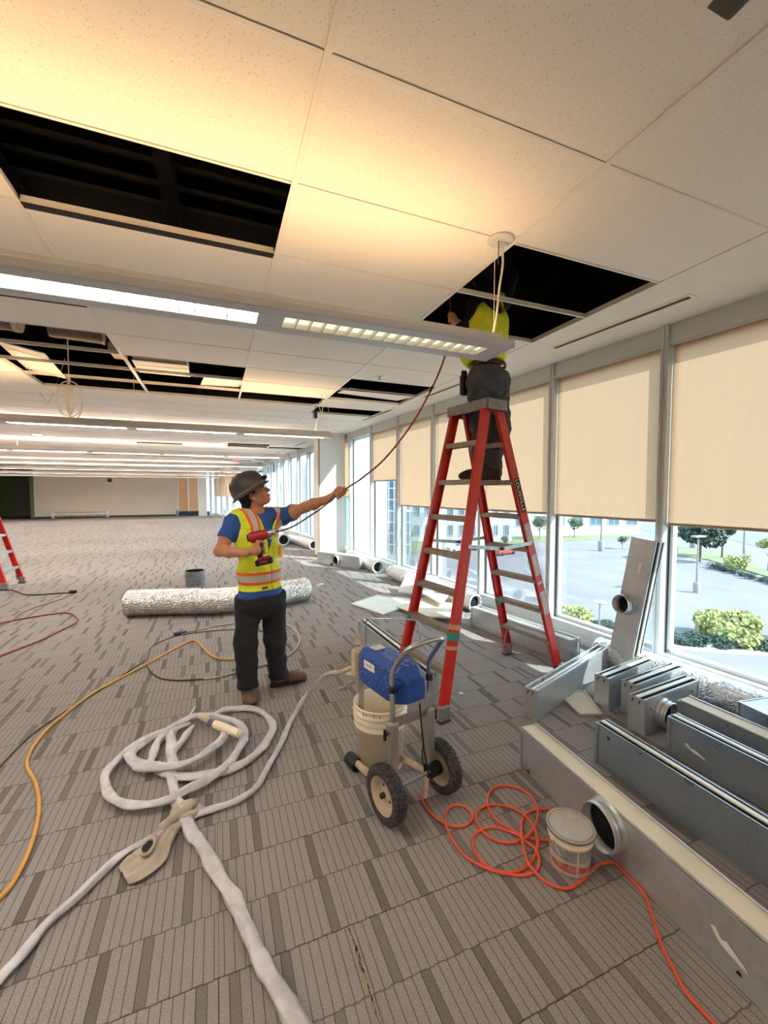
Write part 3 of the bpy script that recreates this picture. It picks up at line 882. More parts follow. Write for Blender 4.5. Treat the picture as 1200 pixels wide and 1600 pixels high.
building(582, 641, 868, (22,), 'blue glass office tower seen left of the ladder through the window', 14, 7, glassy=True)
building(643, 800, 846, (11,), 'white two-storey building with rows of windows seen through the ladder', 3, 9, (.42, .5))
building(800, 1000, 838, (5.6,), 'low white building behind the round trees', 1, 7, (.6, .35), y1=836)
building(360, 560, 862, (26,), 'tall white block with small windows seen past the column', 7, 14, (.34, .42), y1=858)
# sunlit exterior column just outside the unshaded bay
ecp = at(567, 780, 11.6)
ec = MB().box((0, 0, 0), (1.1, .8, 16)).box((.12, -.405, 0), (.02, .01, 16)).build('outer_column', mat('pale_cyan_panel', srgb(176, 214, 216), .5, var=.02), None, (ecp.x, ecp.y, 0), (0, 0, WALL_ANG)); struct(ec, 'sunlit white column outside the unshaded window')
def car(x, y, L, m, label, ang):
    t = thing('car', label, 'car', at_g(x, y), ang)
    b = MB()
    side = [(-2.1, .3), (2.1, .3), (2.1, .75), (1.3, .9), (.7, 1.4), (-.9, 1.4), (-1.6, .9), (-2.1, .85)]
    n = len(side)
    vs = [(x_, -.85, z_) for x_, z_ in side] + [(x_, .85, z_) for x_, z_ in side]
    b.add(vs, [tuple(range(n)), tuple(reversed(range(n, 2 * n)))] + [(i, n + i, n + (i + 1) % n, (i + 1) % n) for i in range(n)])
    b.build('body', m, t)
    MB().box((-.1, 0, 1.15), (1.7, 1.74, .34)).build('windows', M_['bwin'], t)
    for sx_ in (-1.35, 1.35):
        for sy_ in (-.8, .8):
            MB().lathe([(.32, -.1), (.32, .1), (.01, .1)], 14, M=Matrix.Translation((sx_, sy_, .32)) @ Matrix.Rotation(PI / 2, 4, 'X')).build('wheel', M_['black'], t)
    return t
car(712, 862, 4, mat('car_silver', srgb(190, 194, 200), .3, .4, var=.03), 'silver car parked across the lot, between the ladder rails', .3)
car(745, 858, 4, mat('car_white', srgb(232, 232, 232), .3, .1, var=.03), 'white car parked across the lot, right of the silver car', .3)
car(786, 866, 4, mat('car_red', srgb(190, 60, 44), .3, .1, var=.03), 'red car parked across the lot behind the ladder spreader', .3)
car(983, 802, 4, mat('car_blue', srgb(70, 90, 110), .3, .1, var=.03), 'dark car on the road beyond the white building', .3)

# ================================================================ sheet-metal duct boxes
M_['cream'] = mat('cream_liner', srgb(226, 222, 204), 0.6, var=0.06, vscale=6)
M_['bar_white'] = mat('slot_bar_white', srgb(238, 236, 226), 0.4, 0.1, var=0.04)
M_['paper'] = mat('torn_paper', srgb(244, 240, 230), 0.85, var=0.12, vscale=20)
M_['ink'] = mat('dark_smudge_and_hollow', srgb(38, 38, 40), 0.8, var=0.2)
M_['blackmatte'] = mat('slot_black', srgb(12, 12, 13), 0.85, var=0.2)
def plenum(name, label, p0, p1, w, h, top='slots', collar=None, m='galv', marks=(), root_rot=None, root_loc=None):
    """open-topped slot box: front bottom edge runs p0 -> p1, the width goes to the left of that"""
    p0, p1 = Vector(p0), Vector(p1); L = (p1 - p0).length
    t = thing(name, label, 'duct box', root_loc or p0, math.atan2(p1.y - p0.y, p1.x - p0.x), rot=root_rot)
    th = 0.004; lip = 0.012
    b = MB()
    b.box((L / 2, w / 2, th / 2), (L, w, th)).box((L / 2, th / 2, h / 2), (L, th, h)).box((L / 2, w - th / 2, h / 2), (L, th, h))
    for y in (lip / 2, w - lip / 2): b.box((L / 2, y, h - .002), (L, lip, .004))
    for y in (-.002, w + .002): b.box((L / 2, y, h - .012), (L, .003, .02))
    b.build('body', M_[m], t)
    for x, s in ((0, -1), (L, 1)):
        e = MB().box((x + s * .002, w / 2, h / 2), (.004, w + .006, h + .002)).box((x - s * .008, -.003, h / 2), (.016, .003, h)).box((x - s * .008, w + .003, h / 2), (.016, .003, h))
        for q in (.03, w - .03): e.box((x + s * .005, q, h - .02), (.004, .008, .008), 1).box((x + s * .005, q + .006, h - .032), (.004, .004, .02), 1)
        e.build('end_plate', [M_[m], M_['ink']], t)
    if top == 'slots':
        MB().box((L / 2, w / 2, h - .02), (L - .01, w - 2 * lip, .004)).build('slot_floor', M_['blackmatte'], t)
        MB().box((L / 2, w / 2, h + .001), (L, w * .26, .010), b=.002).build('slot_bar', M_['bar_white'], t)
    elif top == 'flat':
        MB().box((L / 2, w * .55, h + .003), (L, w * .86, .006)).build('cover_strip', M_['cream'], t)
        MB().box((L / 2, w * .98, h + .006), (L, .006, .016)).box((L / 2, w * 1.02, h), (L, .006, .02)).build('edge_channel', M_['galv'], t)
    elif top == 'tray':
        MB().box((L / 2, w / 2, h - .045), (L - .01, w - 2 * lip, .004)).build('inner_floor', M_['bar_white'], t)
        MB().box((L / 2, w * .5, h - .012), (L, .02, .008)).build('slot_bar', M_['bar_white'], t)
    if collar:
        cx, side, cz, r, ln = collar
        y = 0 if side < 0 else w
        Mx = Matrix.Translation((cx, y, cz)) @ Matrix.Rotation(PI / 2 if side < 0 else -PI / 2, 4, 'X')
        c = MB().lathe([(r - .003, -.01), (r - .003, ln), (r, ln), (r + .003, ln - .006), (r, ln - .012), (r, ln * .55), (r + .005, ln * .5), (r, ln * .45), (r, .004), (r + .012, .004), (r + .012, 0), (r, -.002)], 36, M=Mx)
        c.build('collar', M_['galv'], t)
        MB().lathe([(r - .004, .004), (.0005, .004)], 36, M=Mx).build('collar_opening', M_['blackmatte'], t)
    for kind, x, z, pts in marks:
        y = -.0045
        vs = [(x + a, y, z + c_) for a, c_ in pts] + [(x + a, y + .0008, z + c_) for a, c_ in pts]
        n = len(pts)
        MB().add(vs, [tuple(range(n)), tuple(reversed(range(n, 2 * n)))] + [(i, n + i, n + (i + 1) % n, (i + 1) % n) for i in range(n)]).build(
            {'paper': 'torn_label', 'ink': 'smudge', 'print': 'label'}[kind], M_['ink' if kind == 'ink' else 'paper'], t)
    return t
def blot(r, n=9, seed=0):
    q = random.Random(seed); return [(math.cos(6.28 * i / n) * r * q.uniform(.6, 1.2), math.sin(6.28 * i / n) * r * q.uniform(.5, 1.1)) for i in range(n)]
torn = [(-.075, .02), (-.055, .028), (-.03, .004), (-.012, .012), (.055, -.012), (.07, -.026), (.03, -.02), (-.005, -.016), (-.03, -.012), (-.06, .006)]
def face_hit(p0, d, x, y):
    n = Vector((-d.y, d.x, 0)); r_ = ray(x, y); o = Vector((0, 0, EYE)); t = (Vector(p0) - o).dot(n) / r_.dot(n); h = o + r_ * t
    return (h - Vector(p0)).dot(d), h.z
d1a = fl(812, 1196); d1d = (fl(1200, 1592) - d1a).normalized(); d1b = d1a + d1d * 1.6
c1 = face_hit(d1a, d1d, 949, 1288); m1 = face_hit(d1a, d1d, 826, 1205); m2 = face_hit(d1a, d1d, 1156, 1521); m3 = face_hit(d1a, d1d, 1141, 1482)
plenum('duct_box', 'longest grey duct box in front, with a round collar opening and cream top strip', d1a, d1b, .105, .222, 'flat', (c1[0], -1, max(.1, c1[1]), .094, .055),
       marks=(('ink', m1[0], m1[1], blot(.010, 9, 2)), ('ink', m2[0], m2[1], blot(.009, 9, 3)), ('paper', m3[0], m3[1], [(a * .8, b_ * 1.1) for a, b_ in torn])))
d2a = fl(930, 1190); plenum('duct_box', 'long blue-grey duct box second from the front, with black and white slots on top', d2a, d2a + Vector((-.04, -1.45, 0)), .095, .235, 'slots', m='galv_shaded',
       marks=(('ink', .09, .19, blot(.012, 8, 4)),))
d3a = fl(1042, 1178); plenum('duct_box', 'long blue-grey duct box third from the front, with a torn white label', d3a, d3a + Vector((.0, -1.45, 0)), .095, .232, 'slots', m='galv_shaded',
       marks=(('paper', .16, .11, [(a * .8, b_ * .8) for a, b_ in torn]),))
d4a = fl(1058, 1150); plenum('duct_box', 'long dark duct box behind the labelled one, with a pale top strip', d4a + Vector((0, 0, 0)), d4a + Vector((.0, -1.45, 0)), .11, .236, 'flat', m='galv_shaded')
# a wide box lying on its side at the right edge, its broad face up
wd = thing('duct_box', 'wide dark duct box lying flat at the right edge with a paper label on top', 'duct box', (2.93, 1.27, 0), -.15)
MB().box((.22, -.30, .145), (.44, 1.1, .285), b=.003).build('body', M_['galv_shaded'], wd)
MB().box((.15, -.02, .2905), (.16, .05, .003)).build('paper_label', M_['paper'], wd)
MB().box((.22, .255, .145), (.45, .006, .29)).box((.0, -.3, .288), (.012, 1.1, .006)).build('seam_flange', M_['galv'], wd)
# three short boxes side by side
for i, (a, bq, col, lb) in enumerate((((2.60, 2.13), (3.20, 2.23), None, 'short duct box nearest the window of the three side by side'),
                                      ((2.69, 1.985), (3.30, 2.06), None, 'short duct box in the middle of the three side by side'),
                                      ((2.54, 1.815), (3.165, 1.87), (.20, -1, .11, .085, .06), 'short duct box with a round collar, nearest of the three side by side'))):
    plenum('short_duct_box', lb, (a[0], a[1], 0), (bq[0], bq[1], 0), .105, .238, 'slots', col, marks=(('ink', .06, .17, blot(.013, 3, 3)), ('ink', .54, .18, blot(.012, 3, 5))))
pB0, pB1 = Vector((2.027, 2.216, 0)), Vector((3.17, 2.62, 0))
plenum('duct_box', 'sunlit duct box lying alone in front of the leaning box, beside the ladder foot', pB0, pB1, .095, .212, 'tray')
pC0, pC1 = Vector((2.766, 4.128, 0)), Vector((2.98, 2.86, 0))
plenum('duct_box', 'grey duct box lying behind the red ladder along the window', pC0, pC1, .15, .225, 'tray')
pD0, pD1 = Vector((2.07, 9.06, 0)), Vector((2.66, 7.95, 0))
plenum('duct_box', 'grey duct box with a round black collar at the foot of the white column', pD0, pD1, .2, .255, 'flat', (.62, -1, .14, .10, .08),
       marks=(('ink', .45, .02, blot(.05, 9, 8)),))
pE0, pE1 = Vector((1.35, 4.05, 0)), Vector((1.40, 2.68, 0))
plenum('duct_box', 'duct box with black and white slots behind the blue sprayer', pE0, pE1, .11, .255, 'slots')
# box standing on end, leaning on the mullion
import mathutils
T_ = Vector((3.33, 2.545, 1.19)); B_ = Vector((3.20, 2.66, .012))
xd = (B_ - T_).normalized(); zd = Vector((-.02, -1, 0)); zd = (zd - xd * zd.dot(xd)).normalized(); yd = zd.cross(xd)
R = Matrix(((xd.x, yd.x, zd.x), (xd.y, yd.y, zd.y), (xd.z, yd.z, zd.z)))
ln = plenum('duct_box', 'duct box standing on end with a round collar, leaning on the window mullion', (0, 0, 0), ((B_ - T_).length, 0, 0), .10, .225, 'slots', (.575, -1, .080, .078, .085), root_rot=R.to_euler(), root_loc=T_,
            marks=(('print', .25, .13, [(-.05, -.012), (.05, -.012), (.05, .012), (-.05, .012)]),))

# ================================================================ foil ducts
def foil_material(name, a, b_, rough=0.25):
    m = bpy.data.materials.new(name); m.use_nodes = True
    t = NT(m); co = t.coord()
    v = t.new('TexVoronoi', feature='DISTANCE_TO_EDGE'); t.link(t.scaled(co, (22, 38, 38)), v.inputs['Vector']); v.inputs['Scale'].default_value = 1.0
    n = t.noise(t.scaled(co, (1, .6, .8)), 13, 5, 0.62)
    t.link(t.mix(t.ramp(n, .3, .7), a, b_), t.b.inputs['Base Color'])
    t.b.inputs['Metallic'].default_value = 0.92; t.b.inputs['Roughness'].default_value = rough
    t.bump(t.math('ADD', t.math('MULTIPLY', n, 1.4), t.ramp(v.outputs['Distance'], 0, .3, 0, .4)), 0.85, 0.016)
    return m
M_['foil'] = foil_material('crinkled_foil', (.66, .66, .67, 1), (.96, .95, .94, 1), .26)
M_['foil_b'] = foil_material('bright_foil', (.80, .84, .88, 1), (.98, .99, 1, 1), .42)
M_['foil_w'] = foil_material('white_foil', (.78, .79, .80, 1), (.97, .97, .97, 1), .4)
M_['coil'] = mat('coiled_core', srgb(132, 134, 138), .4, .6, var=.3, vscale=30)
def flex(name, label, pts, r, m='foil', ring=.035, amp=.06, seed=1, open_end=True, ends=(True, True)):
    P = spline(pts, ring / 2.5); rnd = random.Random(seed)
    t = thing(name, label, 'foil duct', P[0])
    n = 30; vs, fs = [], []
    for i, p in enumerate(P):
        tg = (P[min(i + 1, len(P) - 1)] - P[max(i - 1, 0)]).normalized()
        sd = tg.cross(Vector((0, 0, 1))).normalized(); up = sd.cross(tg)
        for j in range(n):
            a = 2 * PI * j / n
            nz = mnoise.noise(Vector((p.x * 18 + math.cos(a) * 3, p.y * 18 + math.sin(a) * 3, seed)))
            rr = r * (1 + amp * .35 * math.sin(i * 2 * PI / 2.5) + amp * nz)
            q = p - P[0] + sd * math.cos(a) * rr * 1.03 + up * math.sin(a) * rr
            q.z = max(q.z, .002 - P[0].z) 
            vs.append(q)
    for i in range(len(P) - 1):
        for j in range(n): fs.append((i * n + j, i * n + (j + 1) % n, (i + 1) * n + (j + 1) % n, (i + 1) * n + j))
    MB().add(vs, fs, 0, True).build('jacket', M_[m], t)
    for e, idx in ((0, 0), (1, len(P) - 1)):
        if not ends[e]: continue
        tg = (P[1] - P[0]).normalized() if e == 0 else (P[-1] - P[-2]).normalized()
        s = -1 if e == 0 else 1
        c = P[idx] - P[0]
        q = tg.to_track_quat('Z', 'Y').to_matrix().to_4x4(); Mx = Matrix.Translation(c) @ q
        MB().lathe([(r * .99, 0), (r * .97, s * .006), (r * .74, s * .006), (r * .72, -s * .05)], 28, M=Mx).build('insulation_end', M_['foil_w'], t)
        MB().lathe([(r * .72, -s * .03), (.001, -s * .03)], 24, M=Mx).build('inner_core', M_['blackmatte'], t)
    return t
rz = .165
flex('foil_duct', 'big crinkled silver foil duct lying behind the standing worker', [(-1.05, 6.10, rz), (-.6, 5.98, rz), (0, 5.78, rz), (.5, 5.80, rz), (.9, 5.92, rz), (1.20, 6.02, rz)], rz, seed=2, amp=.05)
flex('foil_duct', 'long silver foil duct on the floor under the right-hand windows', [(3.27, 2.80, .115), (3.33, 2.45, .115), (3.36, 2.1, .12), (3.38, 1.75, .12), (3.42, 1.3, .12), (3.43, .9, .12)], .115, 'foil_b', seed=3, amp=.09)
flex('foil_duct', 'pale foil duct between the white column box and the leaning clear sheets', [(2.82, 9.1, .12), (2.88, 8.5, .12), (2.90, 8.0, .12), (2.90, 7.5, .12)], .13, 'foil_w', seed=4, amp=.09)
flex('foil_duct', 'pale foil duct with an open black end, behind the ladder foot of the clear sheets', [(2.98, 7.0, .12), (3.0, 6.6, .12), (3.0, 6.4, .12), (2.98, 6.25, .12)], .12, 'foil_w', seed=5, amp=.08)
flex('foil_duct', 'white foil duct with a round black opening by the windows past the worker arm', [(1.75, 15.2, .18), (1.75, 14.0, .18), (1.78, 12.9, .18), (1.82, 12.3, .18)], .18, 'foil_w', seed=6, amp=.04)
flex('foil_duct', 'grey foil duct end half hidden behind the white column', [(2.1, 13.2, .13), (2.3, 12.2, .13), (2.45, 11.2, .13)], .13, 'foil_w', seed=7, amp=.04)
flex('foil_duct', 'small pile of pale foil duct behind the flat sheets under the ladder', [(2.98, 5.2, .12), (3.08, 4.9, .13), (3.14, 4.6, .12)], .12, 'foil_w', seed=8, amp=.12)
# far duct along the back wall, with white end caps
fa, fb = Vector((-8.75, FY - .35, .2)), Vector((-6.25, FY - .35, .2))
td = thing('foil_duct', 'foil duct with white ends lying along the far wall', 'foil duct', fa)
MB().tube([(0, 0, 0), (2.6, 0, 0)], .17, 18).build('jacket', M_['foil'], td)
for x in (-.05, 2.65): MB().lathe([(.001, -.07), (.19, -.07), (.2, 0), (.19, .07), (.001, .07)], 20, M=Matrix.Translation((x, 0, 0)) @ Matrix.Rotation(PI / 2, 4, 'Y')).build('end_cap', M_['white_paint'], td)
# coil of duct core, standing on end
dc = fl(305, 914)
cd = thing('coiled_duct_core', 'short grey coil of duct core standing on the carpet behind the foil duct', 'duct coil', dc)
pr = []
for k in range(56):
    pr.append((.155 + (.009 if k % 4 < 2 else 0) + .003 * math.sin(k), k * .0045))
MB().lathe(pr, 30).build('coil', M_['coil'], cd)
MB().lathe([(.15, .249), (.13, .20), (.13, .02), (.001, .02)], 30).build('inside', M_['blackmatte'], cd)

# ================================================================ clear sheets, flat panels
M_['acryl'] = translucent_material('frosted_sheet', (.86, .9, .9, 1), .35)
m = bpy.data.materials.new('clear_sheet'); m.use_nodes = True; t_ = NT(m)
tr = t_.new('BsdfTransparent'); tr.inputs[0].default_value = (.86, .92, .92, 1); df = t_.new('BsdfDiffuse'); df.inputs[0].default_value = (.95, .98, .98, 1)
mx = t_.new('MixShader'); mx.inputs[0].default_value = .13
t_.link(tr.outputs[0], mx.inputs[1]); t_.link(df.outputs[0], mx.inputs[2]); t_.link(mx.outputs[0], t_.n['Material Output'].inputs[0])
M_['clear'] = m
M_['panel'] = mat('pale_panel', srgb(226, 232, 230), .5, var=.05, vscale=4)
def lean_sheet(label, p0, p1, top, th=.006, m='clear'):
    p0, p1, top = Vector(p0), Vector(p1), Vector(top)
    c = (p0 + p1) / 2; w = p1 - p0; up = top - c
    nrm = w.cross(up).normalized() * th
    q = [p0 - c, p1 - c, p1 - c + up, p0 - c + up]
    vs = q + [v + nrm for v in q]
    o = MB().add(vs, [(0, 3, 2, 1), (4, 5, 6, 7), (0, 1, 5, 4), (1, 2, 6, 5), (2, 3, 7, 6), (3, 0, 4, 7)]).build('clear_sheet', M_[m], None, c)
    return tag(o, label, 'clear sheet')
lean_sheet('clear plastic sheet leaning on the window, the one nearer the ladder', (2.86, 6.9, .012), (2.98, 6.35, .012), (3.22, 6.55, 1.22))
lean_sheet('clear plastic sheet leaning further back, beside the foil duct', (2.80, 7.25, .012), (2.90, 6.9, .012), (3.18, 7.1, 1.25))
def flat_panel(label, corners, z=.0, m='panel', ztilt=0, th=.012):
    c = sum((Vector(q) for q in corners), Vector()) / 4
    vs = [Vector(q) - c for q in corners]; vs = [Vector((v.x, v.y, v.z)) for v in vs] + [Vector((v.x, v.y, v.z + th)) for v in vs]
    o = thing('plastic_sheet', label, 'panel', c)
    MB().add(vs, [(0, 3, 2, 1), (4, 5, 6, 7), (0, 1, 5, 4), (1, 2, 6, 5), (2, 3, 7, 6), (3, 0, 4, 7)]).build('sheet', M_[m], o)
    rim = [v * 1.0 for v in vs[4:]]
    MB().tube([v + Vector((0, 0, .004)) for v in rim] + [rim[0] + Vector((0, 0, .004))], .007, 6).build('rim', M_['bar_white'], o)
    return o
g_ = lambda x, y, z=0: tuple(fl(x, y, z))
flat_panel('pale flat panel lying alone on the carpet left of the ladder', [g_(549, 945, .001), g_(598, 962, .001), g_(650, 944, .001), g_(590, 931, .001)])
flat_panel('cream flat panel lying under the left ladder rail', [g_(620, 950, .02), g_(662, 965, .03), g_(732, 968, .10), g_(690, 925, .04)], m='cream')
flat_panel('white flat panel propped up behind the ladder, its far corner raised', [g_(655, 925, .11), g_(690, 945, .11), g_(712, 918, .20), g_(680, 904, .18)])
flat_panel('pale grey panel tilted against the window behind the ladder', [(2.55, 5.75, .05), (2.9, 5.35, .05), (3.10, 5.5, .30), (2.85, 6.05, .28)])
flat_panel('cream tile edge sticking out under the three short duct boxes', [(2.36, 2.16, .001), (2.50, 2.10, .001), (2.66, 2.40, .001), (2.45, 2.46, .001)], m='cream')
# little scraps on the carpet
for i, (x, y, s) in enumerate(((502, 913, .05), (721, 1084, .02), (655, 1031, .014), (497, 915, .03), (50, 941, .012))):
    p = fl(x, y, .0)
    pts = blot(s, 8, i + 3)
    tag(MB().poly(pts, 0, .004 + s * .1).build('scrap', M_['paper'], None, p), ['white curved scrap on the carpet between worker and white column', 'small white crumb on the carpet beside the front ladder foot', 'tiny white speck on the carpet behind the sprayer handle',
        'smaller white scrap touching the curved one', 'tiny white scrap near the thin red hose at left'][i], 'scrap')

# ================================================================ ladders
M_['teal'] = mat('teal_tape', srgb(20, 150, 128), .5, var=.08)
M_['tan'] = mat('worn_patch', srgb(216, 158, 128), .7, var=.2)
M_['sticker'] = mat('ladder_sticker', srgb(206, 206, 200), .5, var=.25, vscale=45)
M_['spread'] = mat('spreader_steel', srgb(186, 204, 206), .35, .5, var=.2, vscale=30)
M_['cap'] = mat('ladder_cap', srgb(150, 148, 146), .5, .3, var=.2, vscale=25)
def channel(p, q, wdir, w, d, m, name, parent, out):
    """C-section rail from p to q; web of width w along wdir, flanges of depth d along out"""
    p, q = Vector(p), Vector(q); t = (q - p).normalized()
    wd = Vector(wdir) - t * Vector(wdir).dot(t); wd.normalize(); od = t.cross(wd).normalized()
    if od.dot(Vector(out)) < 0: od = -od
    th = .005; b = MB()
    def slab_(o, a, b1, ca, cb):
        vs = []
        for e in (p, q):
            for u, v in ((-1, -1), (1, -1), (1, 1), (-1, 1)): vs.append(e + o + a * (u * ca / 2) + b1 * (v * cb / 2))
        b.add(vs, [(3, 2, 1, 0), (4, 5, 6, 7), (0, 1, 5, 4), (1, 2, 6, 5), (2, 3, 7, 6), (3, 0, 4, 7)])
    slab_(Vector(), wd, od, w, th)
    for s in (-1, 1): slab_(wd * s * (w / 2 - th / 2) - od * (d / 2), wd, od, th, d)
    return b.build(name, m, parent)
def stepladder(label, feet, top, detail=True, step_m='ladder_alu', nstep=7, zs=None):
    """twin step ladder: feet = near0, far0 (one side), near1, far1 (other side); top = centre of the cap"""
    O = Vector(top); O.z = 0
    t = thing('step_ladder', label, 'ladder', O)
    n0, f0, n1, f1_ = [Vector(f) - O for f in feet]
    H = top[2]
    wdir = (f0 - n0 + f1_ - n1).normalized(); sdir = (n1 - n0 + f1_ - f0).normalized()
    tw = .19   # half width at the cap
    ts = .062   # half depth at the cap
    rails = []
    for (foot, sw, ss) in ((n0, -1, -1), (f0, 1, -1), (n1, -1, 1), (f1_, 1, 1)):
        tp = wdir * sw * tw + sdir * ss * ts + Vector((0, 0, H - .03))
        ft = foot + Vector((0, 0, .05))
        channel(ft, tp, sdir, .078, .028, M_['red'], 'rail', t, wdir * sw)
        k = MB(); u = (tp - ft).normalized()
        Mx = Matrix.Translation(foot + Vector((0, 0, .045))) 
        zr = Matrix.Rotation(math.atan2(sdir.y, sdir.x), 4, 'Z')
        k.box((0, 0, .02), (.092, .044, .10), 0, Mx @ zr, b=.006).box((0, 0, -.037), (.098, .05, .016), 1, Mx @ zr, b=.003)
        k.build('foot', [M_['cap'], M_['alu_dark']], t)
        rails.append((ft, tp))
    zs = zs or [.30 + .28 * i for i in range(nstep)]
    for a, c in ((0, 1), (2, 3)):
        for i, z in enumerate(zs):
            pa = rails[a][0].lerp(rails[a][1], (z - rails[a][0].z) / (rails[a][1].z - rails[a][0].z))
            pc = rails[c][0].lerp(rails[c][1], (z - rails[c][0].z) / (rails[c][1].z - rails[c][0].z))
            mid = (pa + pc) / 2; L = (pa - pc).length - .01
            zr = Matrix.Translation(mid) @ Matrix.Rotation(math.atan2(wdir.y, wdir.x), 4, 'Z')
            b = MB().box((0, 0, 0), (L, .075, .006), 0, zr)
            for s in (-1, 1): b.box((0, s * .036, -.016), (L, .004, .034), 0, zr)
            for j in range(5): b.box((0, -.028 + .014 * j, .004), (L, .004, .004), 0, zr)
            b.build('step', M_[step_m], t)
            if i == 0:
                for pp, s in ((pa, 1), (pc, -1)):
                    ww = wdir * s
                    MB().tube(spline([pp + ww * .10 + Vector((0, 0, -.025)), pp + ww * .06 + Vector((0, 0, -.06)), pp + ww * .035 + Vector((0, 0, -.13)), pp + ww * .02 + Vector((0, 0, -.22))], .03), .008, 6).build('foot_brace', M_[step_m], t)
    # cap
    zr = Matrix.Translation((0, 0, H)) @ Matrix.Rotation(math.atan2(wdir.y, wdir.x), 4, 'Z')
    cp = MB().box((0, 0, -.004), (.47, .20, .035), 0, zr, b=.008)
    for s in (-1, 1): cp.box((0, s * .103, -.032), (.46, .012, .075), 0, zr, b=.004).box((s * .236, 0, -.032), (.012, .20, .075), 0, zr, b=.004)
    cp.build('cap', M_['cap'], t)
    ho = MB()
    for i in range(5): ho.lathe([(.009, 0), (.001, 0)], 10, 0, zr @ Matrix.Translation((-.15 + .07 * i, (-1) ** i * .055, .0142)))
    for i in range(4): ho.lathe([(.007, 0), (.001, 0)], 10, 0, zr @ Matrix.Translation((-.15 + .09 * i, -.1095, -.03)) @ Matrix.Rotation(PI / 2, 4, 'X'))
    ho.build('cap_holes', M_['ink'], t)
    # spreaders, flat bars hinged in the middle
    zz = 1.16
    for a, c in ((0, 2), (1, 3)):
        pa = rails[a][0].lerp(rails[a][1], zz / rails[a][1].z); pc = rails[c][0].lerp(rails[c][1], (zz - .02) / rails[c][1].z)
        md = (pa + pc) / 2 + Vector((0, 0, -.03)); s = wdir * (-.02 if a == 0 else .02)
        for e0, e1 in ((pa, md), (md + s * .6, pc)):
            d = (e1 - e0).normalized(); up = Vector((0, 0, 1)) - d * d.z; up.normalize(); sd = d.cross(up)
            vs = [e + up * u * .014 + sd * v * .002 + s * .4 for e in (e0, e1) for u, v in ((-1, -1), (1, -1), (1, 1), (-1, 1))]
            MB().add(vs, [(3, 2, 1, 0), (4, 5, 6, 7), (0, 1, 5, 4), (1, 2, 6, 5), (2, 3, 7, 6), (3, 0, 4, 7)]).build('spreader', M_['spread'], t)
        MB().tube([md - s * .8, md + s * 1.4], .012, 10).build('spreader_hinge', M_['alu_dark'], t)
    return t, rails, wdir, sdir
n0, f0, n1, f1_ = (1.427, 2.449, 0), (1.34, 3.04, 0), (2.70, 2.69, 0), (2.61, 3.27, 0)
LZ = [.33, .60, .86, 1.12, 1.39, 1.665, 1.96]
lad, rails, wdir, sdir = stepladder('tall red step ladder with the second worker standing on it', (n0, f0, n1, f1_), (1.945, 2.865, 2.265), zs=LZ)
def on_rail(i, z, face, w, h, name, m, off=.0):
    """thin plate on a rail; face: vector the plate looks to"""
    a, c = rails[i]; u = (c - a).normalized(); p = a + u * ((z - a.z) / u.z)
    sd = sdir - u * sdir.dot(u); sd.normalize(); n = Vector(face) - u * Vector(face).dot(u); n.normalize()
    q = u.cross(n).normalized(); base = p + n * off
    vs = [base + q * a_ * w / 2 + u * b_ * h / 2 + n * e for e in (0, .0015) for a_, b_ in ((-1, -1), (1, -1), (1, 1), (-1, 1))]
    return MB().add(vs, [(3, 2, 1, 0), (4, 5, 6, 7), (0, 1, 5, 4), (1, 2, 6, 5), (2, 3, 7, 6), (3, 0, 4, 7)]).build(name, m, lad), base + n * .0016, u, n, q
def wrap(i, z, h, m):
    a, c = rails[i]; u = (c - a).normalized(); p = a + u * ((z - a.z) / u.z)
    sd = (sdir - u * sdir.dot(u)).normalized(); wd = u.cross(sd).normalized()
    if wd.dot(wdir * (-1 if i in (0, 2) else 1)) < 0: wd = -wd
    cc = p - wd * .013
    vs = [cc + sd * x * .0415 + wd * y * .018 + u * z_ * h / 2 for z_ in (-1, 1) for x, y in ((-1, -1), (1, -1), (1, 1), (-1, 1))]
    MB().add(vs, [(3, 2, 1, 0), (4, 5, 6, 7), (0, 1, 5, 4), (1, 2, 6, 5), (2, 3, 7, 6), (3, 0, 4, 7)]).build('tape_band', m, lad)
for i in (0, 1, 3): wrap(i, .56, .05, M_['teal'])
wrap(0, .485, .025, M_['tan']); wrap(0, .625, .035, M_['tan'])
nf = -wdir
_, lp, lu, ln_, lq = on_rail(2, 1.55, nf, .052, .28, 'name_plate', M_['ink'], .003)
for z, h in ((1.24, .17), (.98, .18), (.83, .02), (.66, .20)):
    on_rail(2, z, nf, .055, h, 'warning_sticker', M_['sticker'], .003)
# lettering on the rail plate
fc = bpy.data.curves.new('lettering', 'FONT'); fc.body = 'LOUISVILLE'; fc.size = .052; fc.align_x = 'CENTER'; fc.align_y = 'CENTER'; fc.extrude = .0006
M_['letter'] = mat('letter_white', srgb(238, 238, 236), .5, var=.02)
fo = bpy.data.objects.new('lettering_src', fc); C.objects.link(fo)
dg = bpy.context.evaluated_depsgraph_get(); me = bpy.data.meshes.new_from_object(fo.evaluated_get(dg)); bpy.data.objects.remove(fo)
me.materials.clear(); me.materials.append(M_['letter'])
xa = -lu; za = ln_; ya = za.cross(xa)
Mx = Matrix(((xa.x, ya.x, za.x, lp.x), (xa.y, ya.y, za.y, lp.y), (xa.z, ya.z, za.z, lp.z), (0, 0, 0, 1)))
w_ = max(v.co.x for v in me.vertices) - min(v.co.x for v in me.vertices)
lt = link('lettering', me, lad); lt.matrix_local = Mx @ Matrix.Diagonal((.26 / w_, .8, 1, 1))
